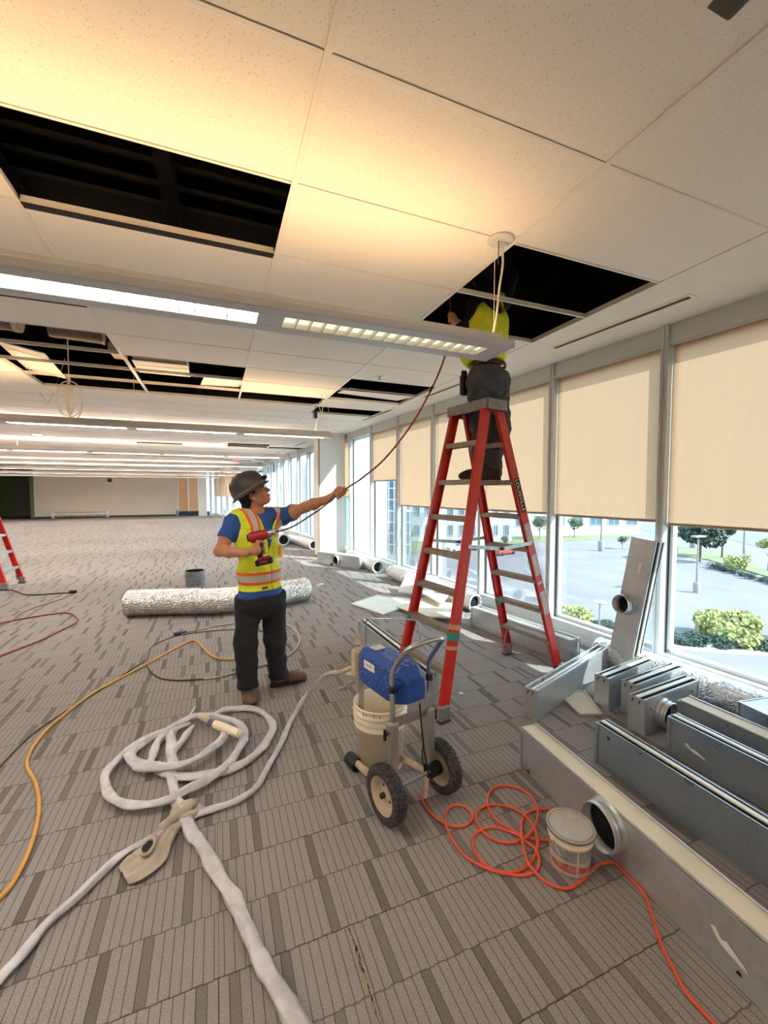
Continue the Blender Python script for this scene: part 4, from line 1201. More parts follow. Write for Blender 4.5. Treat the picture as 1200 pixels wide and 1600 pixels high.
# second ladder, mostly out of frame at the left
q0, q1 = fl(32, 912), fl(7, 922)
dd = (q0 - q1).normalized(); q0 = q1 + dd * .55; left = Vector((-dd.y, dd.x, 0))
stepladder('red ladder with pale steps cut off by the left edge of the picture', (q1, q0, q1 + left * 1.28, q0 + left * 1.28), tuple((q0 + q1) / 2 + left * .64 + Vector((0, 0, 2.3))), step_m='spread')

# ================================================================ airless sprayer on its cart
M_['steel'] = mat('cart_steel', srgb(178, 176, 172), .35, .6, var=.15, vscale=15)
M_['steel_worn'] = mat('paint_spattered_steel', srgb(206, 188, 160), .6, .15, var=.25, vscale=18)
M_['tyre'] = mat('tyre_rubber', srgb(74, 72, 74), .7, var=.85, vscale=90, bump=.8, bscale=110)
M_['hub'] = mat('wheel_hub_tan', srgb(200, 180, 152), .6, var=.12)
M_['blue'] = mat('motor_blue', srgb(38, 84, 168), .4, var=.12, vscale=14)
M_['speck'] = mat('paint_specks', srgb(218, 212, 200), .8, var=.1)
M_['pail'] = mat('pail_cream', srgb(255, 240, 214), .45, var=.04)
A0 = Vector((.735, 1.80, 0)); A1 = Vector((1.085, 1.885, 0)); ux = (A1 - A0).normalized()
cart = thing('paint_sprayer', 'blue paint sprayer on a chrome-handled two-wheel cart, over a cream pail', 'paint sprayer', (A0 + A1) / 2, math.atan2(ux.y, ux.x))
def wheel(x):
    Mx = Matrix.Translation((x, 0, .13)) @ Matrix.Rotation(PI / 2, 4, 'Y')
    w = MB().lathe([(.088, -.028), (.112, -.034), (.124, -.030), (.130, -.014), (.130, .014), (.124, .030), (.112, .034), (.088, .028)], 40, 0, Mx).build('tyre', M_['tyre'], cart)
    lg = MB()
    for i in range(40):
        a = 2 * PI * i / 40
        for j, s in enumerate((-.022, -.0075, .0075, .022)):
            aa = a + (j % 2) * PI / 40
            Q = Mx @ Matrix.Rotation(aa, 4, 'Z') @ Matrix.Translation((.1305 - (0.003 if abs(s) > .02 else 0), 0, s))
            lg.box((0, 0, 0), (.007, .011, .0095), 0, Q)
    k = lg.build('tread_lugs', M_['tyre'], w); k['kind'] = 'stuff'
    MB().lathe([(.001, -.010), (.02, -.012), (.03, -.006), (.06, -.006), (.066, -.02), (.082, -.024), (.090, -.028)], 32, 0, Mx).lathe([(.001, .010), (.02, .012), (.03, .006), (.06, .006), (.066, .02), (.082, .024), (.090, .028)], 32, 0, Mx).build('hub', M_['hub'], w)
    s = -1 if x < 0 else 1
    MB().lathe([(.001, s * .034), (.012, s * .032), (.014, s * .012), (.014, 0)], 12, 0, Mx).build('axle_cap', M_['black'], w)
    bs = MB()
    for a in (.8, 2.9, 5.0): bs.lathe([(.001, s * .009), (.007, s * .009), (.007, s * .004)], 10, 0, Mx @ Matrix.Rotation(a, 4, 'Z') @ Matrix.Translation((.045, 0, 0)))
    bs.build('hub_holes', M_['black'], w)
wheel(-.18); wheel(.18)
MB().tube([(-.17, 0, .13), (.17, 0, .13)], .008, 10).build('axle', M_['steel'], cart)
for s in (-1, 1):
    MB().box((s * .12, .03, .285), (.050, .046, .33), b=.006).box((s * .12, .008, .30), (.03, .004, .26)).build('post', M_['steel'], cart)
    MB().box((s * .12, .02, .135), (.05, .07, .07), b=.012).tube([(s * .16, 0, .13), (s * .10, 0, .13)], .035, 14).build('axle_bracket', M_['black'], cart)
    MB().tube([(s * .12, .05, .09), (s * .115, .22, .065), (s * .11, .40, .05)], .019, 12).build('base_leg', M_['steel_worn'], cart)
    MB().tube([(s * .11, .37, .04), (s * .11, .46, .04)], .036, 14).build('rubber_foot', M_['black'], cart)
    MB().tube([(s * .12, .03, .30), (s * .12, .03, .62)], .0125, 12).build('handle_tube', M_['chrome'], cart)
    MB().lathe([(.019, 0), (.019, .03), (.013, .032)], 14, 0, Matrix.Translation((s * .12, .03, .60))).build('collar', M_['black'], cart)
    kb = MB().tube([(s * .12 + s * .02, .03, .40), (s * .12 + s * .045, .03, .40)], .006, 8).tube([(s * .12 + s * .045, .03, .375), (s * .12 + s * .045, .03, .425)], .008, 8)
    kb.build('locking_knob', M_['black'], cart)
MB().box((0, .03, .44), (.24, .006, .05)).build('cross_plate', M_['steel'], cart)
MB().tube(spline([(-.12, .03, .62), (-.12, .03, .70), (-.118, -.03, .79), (-.10, -.085, .85), (-.04, -.095, .865), (.04, -.095, .865), (.10, -.085, .85), (.118, -.03, .79), (.12, .03, .70), (.12, .03, .62)], .02), .0125, 12).build('handle', M_['chrome'], cart)
# motor housing: rear shroud tapers towards the camera
prof = [(-.095, .50), (.095, .50), (.10, .56), (.085, .68), (.05, .72), (-.06, .72), (-.095, .68), (-.10, .56)]
sections = [(-.01, .66), (.05, .98), (.12, 1.04), (.24, 1.03), (.36, 1.0), (.40, .92)]
vs, fs = [], []
for y, s in sections:
    for x, z in prof: vs.append((x * s * .92, y, .625 + (z - .625) * s * .88 - (.02 if y < 0 else 0)))
n = len(prof)
for i in range(len(sections) - 1):
    for j in range(n): fs.append((i * n + j, (i + 1) * n + j, (i + 1) * n + (j + 1) % n, i * n + (j + 1) % n))
fs += [tuple(range(n)), tuple(reversed(range((len(sections) - 1) * n, len(sections) * n)))]
mh = MB().add(vs, fs).build('motor_housing', M_['blue'], cart)
bmod = mh.modifiers.new('b', 'BEVEL'); bmod.width = .008; bmod.segments = 2
fins = MB()
for i in range(7): fins.box((0, .12, .54 + i * .012), (.196, .16, .004))
fins.build('cooling_fins', M_['blue'], mh)['kind'] = 'stuff'
MB().box((-.0965, .27, .64), (.004, .10, .04)).build('label', M_['paper'], mh)
MB().box((-.0965, .27, .642), (.005, .06, .008)).build('label_print', M_['tan'], mh)
MB().box((-.02, .30, .717), (.07, .06, .012), b=.004).build('control_plate', M_['sticker'], mh)
sp = MB(); rnd = random.Random(9)
for _ in range(150):
    x, y = rnd.uniform(-.06, .05), rnd.uniform(.0, .38)
    sp.lathe([(rnd.uniform(.001, .004), .0), (.0002, .0008)], 6, 0, Matrix.Translation((x, y, .7165)))
for _ in range(110):
    y, z = rnd.uniform(.0, .38), rnd.uniform(.54, .68)
    sp.lathe([(rnd.uniform(.001, .0035), .0), (.0002, .0008)], 6, 0, Matrix.Translation((-.0955, y, z)) @ Matrix.Rotation(-PI / 2, 4, 'Y'))
sp.build('paint_specks', M_['speck'], mh)['kind'] = 'stuff'
MB().box((-.03, .44, .60), (.13, .07, .16), b=.015).tube([(-.06, .44, .70), (-.06, .46, .76)], .018, 10).tube([(-.09, .47, .56), (-.17, .49, .54)], .014, 10).build('pump_head', M_['steel_worn'], cart)
MB().tube([(-.04, .44, .55), (-.04, .44, .10)], .016, 12).build('suction_pipe', M_['steel'], cart)
MB().tube([(-.10, .43, .50), (-.17, .41, .49), (-.20, .42, .485)], .010, 8).tube([(-.15, .40, .50), (-.15, .44, .47)], .014, 8).build('valve', M_['steel'], cart)
MB().tube(spline([(-.07, .34, .72), (-.07, .34, .86), (-.06, .30, .885), (.08, .12, .90), (.10, .10, .885), (.11, .085, .80), (.13, .06, .745)], .02), .004, 6).build('hook_wire', M_['chrome'], cart)
MB().tube(spline([(.02, -.01, .52), (.03, -.015, .40), (.035, -.03, .28), (.045, -.05, .17), (.03, -.05, .12)], .02), .0045, 6).build('power_cord', M_['black'], cart)
MB().tube([(.035, -.05, .15), (.02, -.055, .06)], .012, 8).build('plug', M_['steel_worn'], cart)
# cream pail under the pump
pc_ = fl(594, 1192)
pail = thing('pail', 'cream five-gallon pail under the blue sprayer', 'bucket', pc_)
MB().lathe([(.001, .002), (.125, .002), (.1275, .006), (.1278, .012), (.1305, .08), (.134, .16), (.1375, .244), (.138, .25), (.150, .252), (.152, .262), (.144, .272), (.155, .296), (.157, .304), (.147, .312), (.156, .330), (.158, .338), (.147, .345), (.149, .365), (.156, .368), (.155, .376), (.145, .375), (.130, .03), (.001, .02)], 40).build('body', M_['pail'], pail)
MB().lathe([(.001, .20), (.137, .20)], 30).build('paint', M_['speck'], pail)
dr_ = MB(); rnd = random.Random(2)
for i in range(6):
    a = rnd.uniform(2.6, 4.4); h = rnd.uniform(.02, .06)
    MB().tube([(math.cos(a) * .148, math.sin(a) * .148, .372), (math.cos(a) * .147, math.sin(a) * .147, .372 - h)], .003, 5).build('drip', M_['steel_worn'], pail)

# ================================================================ small lidded bucket
bc = fl(890, 1348)
bk_s = .93
bk = thing('paint_bucket', 'small dusty lidded paint bucket with a red and grey label beside the long duct box', 'bucket', bc)
def bucket_material():
    m = bpy.data.materials.new('bucket_wrap'); m.use_nodes = True
    t = NT(m); s = t.new('SeparateXYZ'); t.link(t.coord(), s.inputs[0])
    z = s.outputs['Z']; ang = t.math('ARCTAN2', s.outputs['Y'], s.outputs['X'])
    base = srgb(206, 196, 184)
    c = t.mix(t.math('MULTIPLY', t.math('GREATER_THAN', z, .075), t.math('LESS_THAN', z, .128)), base, srgb(150, 146, 142))
    red = t.math('MULTIPLY', t.math('GREATER_THAN', z, .022), t.math('LESS_THAN', z, t.math('ADD', .05, t.math('MULTIPLY', t.math('SINE', t.math('MULTIPLY', ang, 2.0)), .012))))
    c = t.mix(red, c, srgb(204, 92, 78))
    gap = t.math('LESS_THAN', t.math('ABSOLUTE', t.math('ADD', ang, 2.0)), .04)
    c = t.mix(gap, c, srgb(226, 218, 204))
    c = t.mix(t.ramp(t.noise(t.coord(), 18, 4), .45, .7, 0, .5), c, srgb(214, 204, 190))
    t.link(c, t.b.inputs['Base Color']); t.b.inputs['Roughness'].default_value = .6
    return m
M_['wrap'] = bucket_material()
bk.scale = (.92, .92, .92)
MB().lathe([(.001, .002), (.082, .002), (.0842, .006), (.0845, .012), (.088, .06), (.0915, .11), (.093, .135)], 36).build('body', M_['wrap'], bk)
MB().lathe([(.093, .134), (.098, .136), (.099, .145), (.096, .150), (.097, .165), (.103, .168), (.104, .176), (.1, .180)], 36).build('collar', M_['pail'], bk)
lidm = mat('lid_grey', srgb(186, 182, 172), .5, var=.15, vscale=18)
MB().lathe([(.106, .172), (.106, .184), (.101, .188), (.097, .183), (.092, .183), (.088, .178), (.001, .178)], 36).build('lid', lidm, bk)
MB().lathe([(.1065, .1735), (.1075, .176), (.1065, .1785)], 36).lathe([(.0955, .1835), (.0945, .1845), (.0935, .1835)], 36).build('lid_seam', M_['alu_dark'], bk)
hd = [(math.cos(a) * .108, math.sin(a) * .108 , .16 - .09 * math.sin((a + 2.9) * 180 / 180 * 1.0) if False else 0) for a in (0,)]
hp_ = []
for i in range(15):
    u = i / 14; a = -3.2 + u * 3.1
    hp_.append((math.cos(a) * (.100 + .012 * math.sin(u * PI)), math.sin(a) * (.100 + .012 * math.sin(u * PI)), .150 - .105 * math.sin(u * PI)))
MB().tube(spline(hp_, .012), .0017, 6).build('wire_handle', M_['chrome'], bk)
for p in (hp_[0], hp_[-1]): MB().box((0, 0, 0), (.016, .016, .02), 0, Matrix.Translation(p), b=.003).build('handle_ear', M_['pail'], bk)

# ================================================================ cords, hoses, rag on the carpet
M_['orange'] = mat('orange_cord', srgb(238, 96, 62), .45, var=.08, vscale=20)
M_['hose_y'] = mat('yellow_hose', srgb(214, 160, 66), .5, var=.12, vscale=10)
M_['hose_g'] = mat('grey_hose', srgb(176, 172, 170), .5, var=.1, vscale=8)
M_['hose_k'] = mat('black_hose', srgb(52, 44, 44), .5, var=.1)
M_['hose_r'] = mat('red_hose', srgb(140, 48, 44), .5, var=.1)
M_['sleeve'] = mat('plastic_sleeve', srgb(206, 204, 210), .30, var=.20, vscale=16, bump=.9, bscale=34, **{'Specular IOR Level': .6})
M_['rag'] = mat('canvas_rag', srgb(186, 176, 160), .9, var=.18, vscale=12, bump=.3, bscale=120)
M_['rod_g'] = mat('grey_rod', srgb(78, 72, 70), .4, .3, var=.1)
M_['rod_r'] = mat('red_rod', srgb(168, 44, 38), .4, var=.1)
def floorline(name, label, cat, pts, r, m, crop=(0, 0, 1), lift=None, n=8, kinks=0, seed=0, parent_parts=()):
    ox, oy, k = crop
    P = []
    for i, q in enumerate(pts):
        z = r + .001
        if lift and i in lift: z = lift[i]
        P.append(fl(ox + q[0] / k, oy + q[1] / k, z))
    S_ = spline(P, max(.012, r * 2.2))
    if name == 'extension_cord':
        nn = Vector((-d1d.y, d1d.x, 0)); nn = nn if nn.x > 0 else -nn
        for p in S_:
            q = (p - d1a).dot(nn)
            if q > -r - .002 and p.y < d1a.y: p -= nn * (q + r + .002)
    if kinks:
        rn = random.Random(seed); S_ = [p + Vector((rn.uniform(-kinks, kinks), rn.uniform(-kinks, kinks), 0)) for p in S_]
        S_ = spline(S_[::3] + [S_[-1]], .012)
    o = S_[0].copy(); o.z = 0
    ob = MB().tube([p - o for p in S_], r, n).build(name, M_[m], None, o)
    return tag(ob, label, cat)
oc = [(60, 230), (75, 262), (110, 325), (150, 360), (210, 405), (300, 420), (345, 398), (368, 355), (330, 305), (275, 290), (225, 318), (208, 360), (214, 412), (240, 480), (310, 578), (400, 640), (500, 678), (640, 705), (720, 690), (758, 645),
      (745, 560), (700, 520), (640, 470), (545, 435), (450, 428), (382, 465), (368, 530), (410, 605), (460, 655), (540, 685), (620, 680), (690, 648), (732, 590), (750, 530), (742, 455), (710, 390), (660, 345), (590, 305), (480, 290), (410, 318), (386, 370), (420, 440),
      (480, 490), (560, 512), (640, 502), (710, 452), (750, 370), (746, 300), (710, 240), (640, 195), (570, 178), (500, 190), (460, 232), (458, 300), (500, 370), (560, 415), (640, 460), (720, 490), (800, 500), (900, 490), (930, 420), (880, 340), (800, 322), (740, 320), (690, 338), (656, 400), (658, 480), (670, 560), (700, 640), (760, 710), (830, 760), (920, 782), (1000, 745), (1060, 680), (1130, 632), (1180, 628),
      (1268, 660), (1345, 730), (1395, 850), (1425, 960), (1465, 1080), (1530, 1220), (1610, 1370), (1700, 1485), (1790, 1580), (1900, 1700)]
lift = {20: .018, 21: .018, 22: .016, 33: .02, 34: .022, 35: .02, 36: .018, 44: .02, 45: .02, 46: .02, 53: .018, 55: .02, 66: .03, 67: .03, 68: .024}
floorline('extension_cord', 'orange extension cord coiled and snaking across the carpet to the bottom edge', 'cord', oc, .0062, 'orange', (640, 1180, 3.75), lift, kinks=.0012, seed=3)
floorline('air_hose', 'yellow hose curving along the left side of the carpet', 'hose', [(-60, 1440), (0, 1403), (30, 1362), (52, 1310), (61, 1262), (56, 1225), (43, 1200), (44, 1182), (60, 1155), (90, 1125), (150, 1080), (225, 1040), (275, 1012), (300, 1001), (312, 1006), (325, 1020), (342, 1029), (370, 1029), (405, 1018)], .0095, 'hose_y')
floorline('grey_hose', 'pale grey hose making a wide loop behind the standing worker', 'hose', [(284, 989), (310, 984), (345, 977), (385, 972), (430, 972), (452, 978), (465, 990), (467, 1004), (458, 1018), (440, 1029), (415, 1038), (380, 1047), (345, 1057), (318, 1061)], .009, 'hose_g')
floorline('dark_cable', 'thin black cable looping from the blue fitting behind the yellow hose', 'cable', [(-30, 1225), (0, 1197), (30, 1166), (60, 1140), (105, 1110), (150, 1082), (205, 1046), (229, 1030), (236, 1012), (262, 998), (290, 991), (340, 985), (400, 984), (440, 1000), (452, 1012)], .0045, 'hose_k')
floorline('dark_cable', 'short black hose running into the pale hose below the yellow one', 'cable', [(229, 1040), (236, 1050), (252, 1060), (280, 1063), (318, 1061)], .006, 'hose_k', lift={0: .024})
fi = tag(MB().tube([(0, 0, .02), (.06, .03, .02)], .02, 10).tube([(.06, .03, .02), (.12, .06, .02)], .011, 8).build('hose_fitting', mat('blue_fitting', srgb(52, 70, 120), .5, var=.1), None, fl(272, 994)), 'dark blue hose fitting at the end of the pale grey hose', 'fitting')
floorline('red_hose', 'thin dark red hose with a hairpin bend at the left edge', 'hose', [(-60, 990), (0, 974), (40, 966), (85, 959), (108, 958), (120, 966), (118, 973), (95, 985), (60, 1002), (0, 1025), (-60, 1050)], .0085, 'hose_r')
floorline('red_hose', 'faint thin red cord running from the dark plug back to the hairpin hose', 'hose', [(114, 929), (90, 938), (55, 949), (30, 960), (18, 970), (0, 978), (-30, 990)], .005, 'hose_r', lift={4: .022})
cc = floorline('power_cord', 'dark brown cord with a black plug beside the left ladder', 'cord', [(-30, 925), (12, 922), (26, 924), (40, 929), (62, 929), (90, 927), (112, 926)], .009, 'hose_k')
pp = fl(114, 927); MB().box((0, 0, 0), (.10, .05, .045), b=.01).build('plug', M_['black'], cc, (pp.x - cc.location.x, pp.y - cc.location.y, .025))
def sleeve(name, label, pts, w, h, z, crop=(0, 0, 1), seed=1, lifts=None, taper=None):
    ox, oy, k = crop; P = []
    for i, q in enumerate(pts):
        zz = (lifts[i] if lifts and i in lifts else z)
        P.append(fl(ox + q[0] / k, oy + q[1] / k, zz))
    Sp = spline(P, .018); rn = random.Random(seed); L = len(Sp)
    ws, hs = [], []
    ph = rn.uniform(0, 6)
    for i in range(L):
        k1 = 1 + .22 * mnoise.noise(Vector((i * .17 + ph, seed, 3))) + .16 * mnoise.noise(Vector((i * .4, seed, 0)))
        tp = min(1, (i + 1) / 6, (L - i) / 6) if taper else 1
        ws.append(w * k1 * (.3 + .7 * tp)); hs.append(h * (2 - k1) * (.4 + .6 * tp))
    o = Sp[0].copy(); o.z = 0
    tw_ = [.9 * mnoise.noise(Vector((i * .09, seed * 3.1, 5))) for i in range(L)]
    b = MB().ribbon_tube([p - o for p in Sp], ws, hs, 16, rough=.04, seed=seed, twist=tw_, crease=.55)
    return tag(b.build(name, M_['sleeve'], None, o), label, 'hose')
sleeve('sleeved_hose', 'thick plastic-sleeved hose running from the coil down to the bottom edge', [(350, 210 + 30), (352, 400), (352, 520), (368, 620), (392, 700), (430, 780), (470, 860), (530, 950), (600, 1060), (700, 1240), (800, 1420), (900, 1640), (1010, 1860), (1160, 2120), (1220, 2240)], .056, .034, .026, (180, 1080, 4), 1)
sleeve('sleeved_hose', 'plastic-sleeved hose from the coil up to the blue sprayer', [(500, 770), (600, 735), (720, 700), (800, 660), (880, 600), (930, 520), (980, 430), (1040, 320), (1090, 200), (1140, 110), (1200, 20), (1270, -60), (1340, -112), (1420, -115), (1500, -105)], .032, .024, .02, (180, 1080, 4), 2,
       lifts={9: .05, 10: .12, 11: .25, 12: .40, 13: .48, 14: .52})
sleeve('sleeved_hose', 'outermost plastic-sleeved loop of the coil, knotted at its top end', [(600, 150), (560, 150), (480, 160), (400, 200), (300, 250), (180, 310), (80, 370), (0, 440), (-50, 500), (-70, 560), (-50, 620), (-5, 670), (60, 700), (150, 715), (260, 700), (360, 665), (440, 615), (540, 570), (640, 510), (720, 440), (780, 350), (808, 280), (790, 225), (740, 190), (660, 165), (600, 152)], .05, .032, .04, (180, 1080, 4), 3)
sleeve('sleeved_hose', 'plastic-sleeved loop of the coil nearest the worker boot', [(600, 160), (680, 120), (760, 108), (830, 105), (900, 125), (960, 165), (985, 210), (975, 260), (940, 320), (880, 390), (800, 450), (700, 495), (600, 515), (500, 530), (400, 535), (310, 520), (240, 490)], .05, .032, .022, (180, 1080, 4), 4, taper=True)
sleeve('sleeved_hose', 'inner plastic-sleeved loop of the coil around the spray wand', [(185, 330), (120, 365), (95, 400), (120, 445), (180, 470), (280, 478), (370, 465), (450, 448), (530, 410), (600, 355), (650, 320), (680, 270), (665, 235)], .055, .034, .055, (180, 1080, 4), 5, taper=True)
sleeve('sleeved_hose', 'short crossing length of sleeved hose inside the coil, left side', [(170, 510), (205, 490), (225, 430), (250, 370), (275, 310), (330, 260), (400, 225), (470, 200)], .044, .028, .03, (180, 1080, 4), 6, taper=True)
sleeve('sleeved_hose', 'short crossing length of sleeved hose inside the coil, middle', [(490, 215), (460, 250), (420, 310), (370, 370), (355, 420), (385, 450)], .044, .028, .03, (180, 1080, 4), 7, taper=True)
tw = sleeve('sleeve_end', 'thin twisted plastic end sticking up from the coil top', [(440, 175), (465, 150), (490, 115), (503, 92)], .02, .012, .02, (180, 1080, 4), 8, taper=True)
tw['category'] = 'plastic sleeve'
sleeve('sleeved_hose', 'plastic-sleeved hose running from the rag knot to the left edge', [(292, 1276), (270, 1289), (240, 1308), (200, 1330), (172, 1350), (146, 1374), (120, 1402), (90, 1428), (67, 1450), (35, 1490), (0, 1528), (-50, 1590)], .036, .026, .018, (0, 0, 1), 9)
# spray wand
wa, wb_ = fl(180 + 610 / 4, 1080 + 200 / 4, .075), fl(180 + 775 / 4, 1080 + 265 / 4, .075)
wv = thing('spray_wand', 'cream taped spray wand lying across the coil', 'spray wand', wa)
dv = wb_ - wa
wv.rotation_euler = (0, 0, math.atan2(dv.y, dv.x)); LL = dv.length
MB().tube(spline([(-.16, .02, 0), (-.08, .0, .005), (0, 0, 0)], .02), .016, 10).build('grip', M_['steel_worn'], wv)
MB().tube([(-.03, 0, 0), (.02, 0, 0)], .021, 12).build('collar', mat('wand_blue', srgb(96, 96, 120), .5, var=.1), wv)
MB().tube([(.02, 0, 0), (LL * .5, 0, .002), (LL, 0, 0)], [.024, .027, .024], 14, rough=.05).build('barrel', M_['pail'], wv)
MB().tube([(LL, 0, 0), (LL + .03, 0, 0)], .017, 10).build('tip', M_['speck'], wv)
# knot and rag
rk = fl(283, 1284)
rg = thing('canvas_rag', 'beige canvas rag knotted to the sleeved hose', 'rag', rk)
def cloth(path, wid, seed, z0=.004, nj=16):
    P = spline(path, .012); vs, fs = [], []
    for i, p in enumerate(P):
        tg = (P[min(i + 1, len(P) - 1)] - P[max(i - 1, 0)]).normalized(); sd = tg.cross(Vector((0, 0, 1))).normalized()
        u = i / (len(P) - 1)
        w = np.interp(u, [a for a, _ in wid], [b_ for _, b_ in wid])
        for j in range(nj):
            v = j / (nj - 1) - .5
            f = .5 * (1 - abs(2 * v)) ** .6
            z = z0 + .022 * abs(math.sin(v * 9 + i * .12 + seed)) * (1 - .5 * u) + .018 * mnoise.noise(Vector((i * .13, v * 4, seed))) + f * .014
            vs.append(p + sd * v * w + Vector((0, 0, max(z, .003))))
    for i in range(len(P) - 1):
        for j in range(nj - 1): fs.append((i * nj + j, (i + 1) * nj + j, (i + 1) * nj + j + 1, i * nj + j + 1))
    return vs, fs
pts = [fl(x, y) - rk for x, y in ((283, 1284), (262, 1305), (242, 1330), (228, 1350), (205, 1366), (193, 1374))]
for p in pts: p.z = 0
vs, fs = cloth(pts, [(0, .06), (.25, .09), (.45, .13), (.7, .17), (.9, .16), (1, .10)], 1)
ob = MB().add(vs, fs, 0, True).build('cloth', M_['rag'], rg)
sm = ob.modifiers.new('s', 'SOLIDIFY'); sm.thickness = .003
cfp = fl(232, 1336) - rk
cf = MB().tube([(cfp.x + .026 * math.cos(a), cfp.y + .034 * math.sin(a), .040 + .012 * math.sin(a + 1)) for a in [i * 2 * PI / 20 for i in range(21)]], .007, 8, rough=.1)
cf.build('cuff', M_['rag'], rg)
MB().lathe([(.024, 0), (.001, -.008)], 16, 0, Matrix.Translation((cfp.x, cfp.y, .040)) @ Matrix.Diagonal((1, 1.3, 1, 1))).build('cuff_opening_shade', M_['ink'], rg)  # dark dish paints the shade inside the cuff
kn = MB()
kn.tube(spline([(-.08, -.05, .03), (-.03, -.02, .045), (.02, .01, .05), (.05, .05, .04), (.02, .07, .03), (-.03, .04, .03), (-.01, -.01, .04), (.05, -.01, .03), (.07, .02, .02)], .012), .019, 10, rough=.14, seed=3)
kn.build('knot', M_['rag'], rg)
vs, fs = cloth([(-.09, -.045, .0), (-.03, -.03, 0), (.04, .0, 0), (.09, .045, 0)], [(0, .03), (.5, .09), (1, .05)], 5, .01)
ob = MB().add(vs, fs, 0, True).build('fold', M_['rag'], rg); sm = ob.modifiers.new('s', 'SOLIDIFY'); sm.thickness = .003

# ================================================================ things in the ceiling
def cable_bundle(c, label):
    t = thing('cable_bundle', label, 'cable', c)
    rn = random.Random(5)
    for k in range(7):
        a0 = rn.uniform(0, 3.14); rx, rz_ = rn.uniform(.11, .17), rn.uniform(.17, .24)
        pts = []
        for i in range(13):
            a = 2 * PI * i / 12
            x = rx * math.sin(a); z = -.30 + rz_ * math.cos(a) - (.05 if k > 4 else 0)
            pts.append((x * math.cos(a0), x * math.sin(a0), z))
        MB().tube(spline(pts, .03), .006, 6).build('loop', M_['cable_w'], t)
    MB().tube([(0, 0, -.08), (0, 0, .9)], .007, 6).build('drop', M_['cable_w'], t)
    MB().tube([(0, 0, -.10), (0, 0, -.03)], .02, 8).build('tie', M_['cable_w'], t)
    return t
pb = at(107, 575, 5.5)
cable_bundle((pb.x, pb.y, CEIL + .12), 'bundle of pale cable loops hanging in the left ceiling opening')
def hung_cable(x, y, depth, label):
    p = at(x, y, depth); t = thing('loose_cable', label, 'cable', (p.x, p.y, CEIL))
    MB().tube(spline([(-.15, 0, .5), (-.08, 0, .1), (0, 0, -.14), (.03, 0, -.17), (.06, 0, -.12), (.14, 0, .1), (.26, 0, .5)], .04), .006, 6).build('strand', M_['cable_w'], t)
    MB().tube(spline([(-.22, .03, .5), (-.10, .03, .1), (0.02, .03, -.12), (.03, 0.03, -.14)], .04), .006, 6).build('strand', M_['cable_w'], t)
hung_cable(68, 590, 5.9, 'two pale cables sagging in a V, left of the cable bundle')
# round ducts and a diffuser box above the tiles
M_['brown_tin'] = mat('dull_duct', srgb(120, 106, 94), .45, .5, var=.3, vscale=6)
def round_duct(p, q, r, label):
    p, q = Vector(p), Vector(q); t = thing('round_duct', label, 'duct', p)
    n = int((q - p).length / .06); P = [(q - p) * i / n for i in range(n + 1)]
    MB().tube(P, [r * (1 + .03 * (i % 2)) for i in range(n + 1)], 24).build('sleeve', M_['brown_tin'], t)
    MB().tube([q - p, (q - p) * 1.03], r * 1.06, 24).build('end_band', M_['steel_worn'], t)
    return t
round_duct((-3.2, 4.85, 3.22), (-1.70, 4.95, 3.22), .15, 'round spiral duct above the ceiling opening at the left edge')
round_duct((-1.45, 5.0, 3.20), (-1.02, 5.05, 3.20), .13, 'short round duct joint above the ceiling opening, right of the spiral duct')
db = thing('diffuser_box', 'pale metal box above the left ceiling opening beside the round ducts', 'duct box', (-.55, 5.7, 3.12))
MB().box((0, 0, 0), (.55, .5, .12), b=.01).build('body', M_['cream'], db); MB().box((-.42, -.2, .02), (.14, .3, .10), b=.01).build('inlet', M_['steel_worn'], db)
MB().box((0, 0, -.075), (.57, .52, .012)).build('rim', M_['grid'], db)
for pos, sz, rt, lb in (((.12, 6.02, CEIL + .045), (.50, .56, .014), (0.06, -.05, .1), 'loose ceiling tile lying askew in the opening left of the runner'),
                        ((2.25, 5.95, CEIL + .05), (1.0, .56, .014), (.10, .03, .03), 'tilted ceiling tile resting in the opening above the curved red rod'),
                        ((-1.85, 5.9, CEIL + .06), (.4, .9, .014), (-.05, .2, .05), 'tilted loose tile at the left edge ceiling opening')):
    o = MB().box((0, 0, 0), sz, b=.003).build('loose_tile', M_['tile'], None, pos, rt); tag(o, lb, 'ceiling tile')
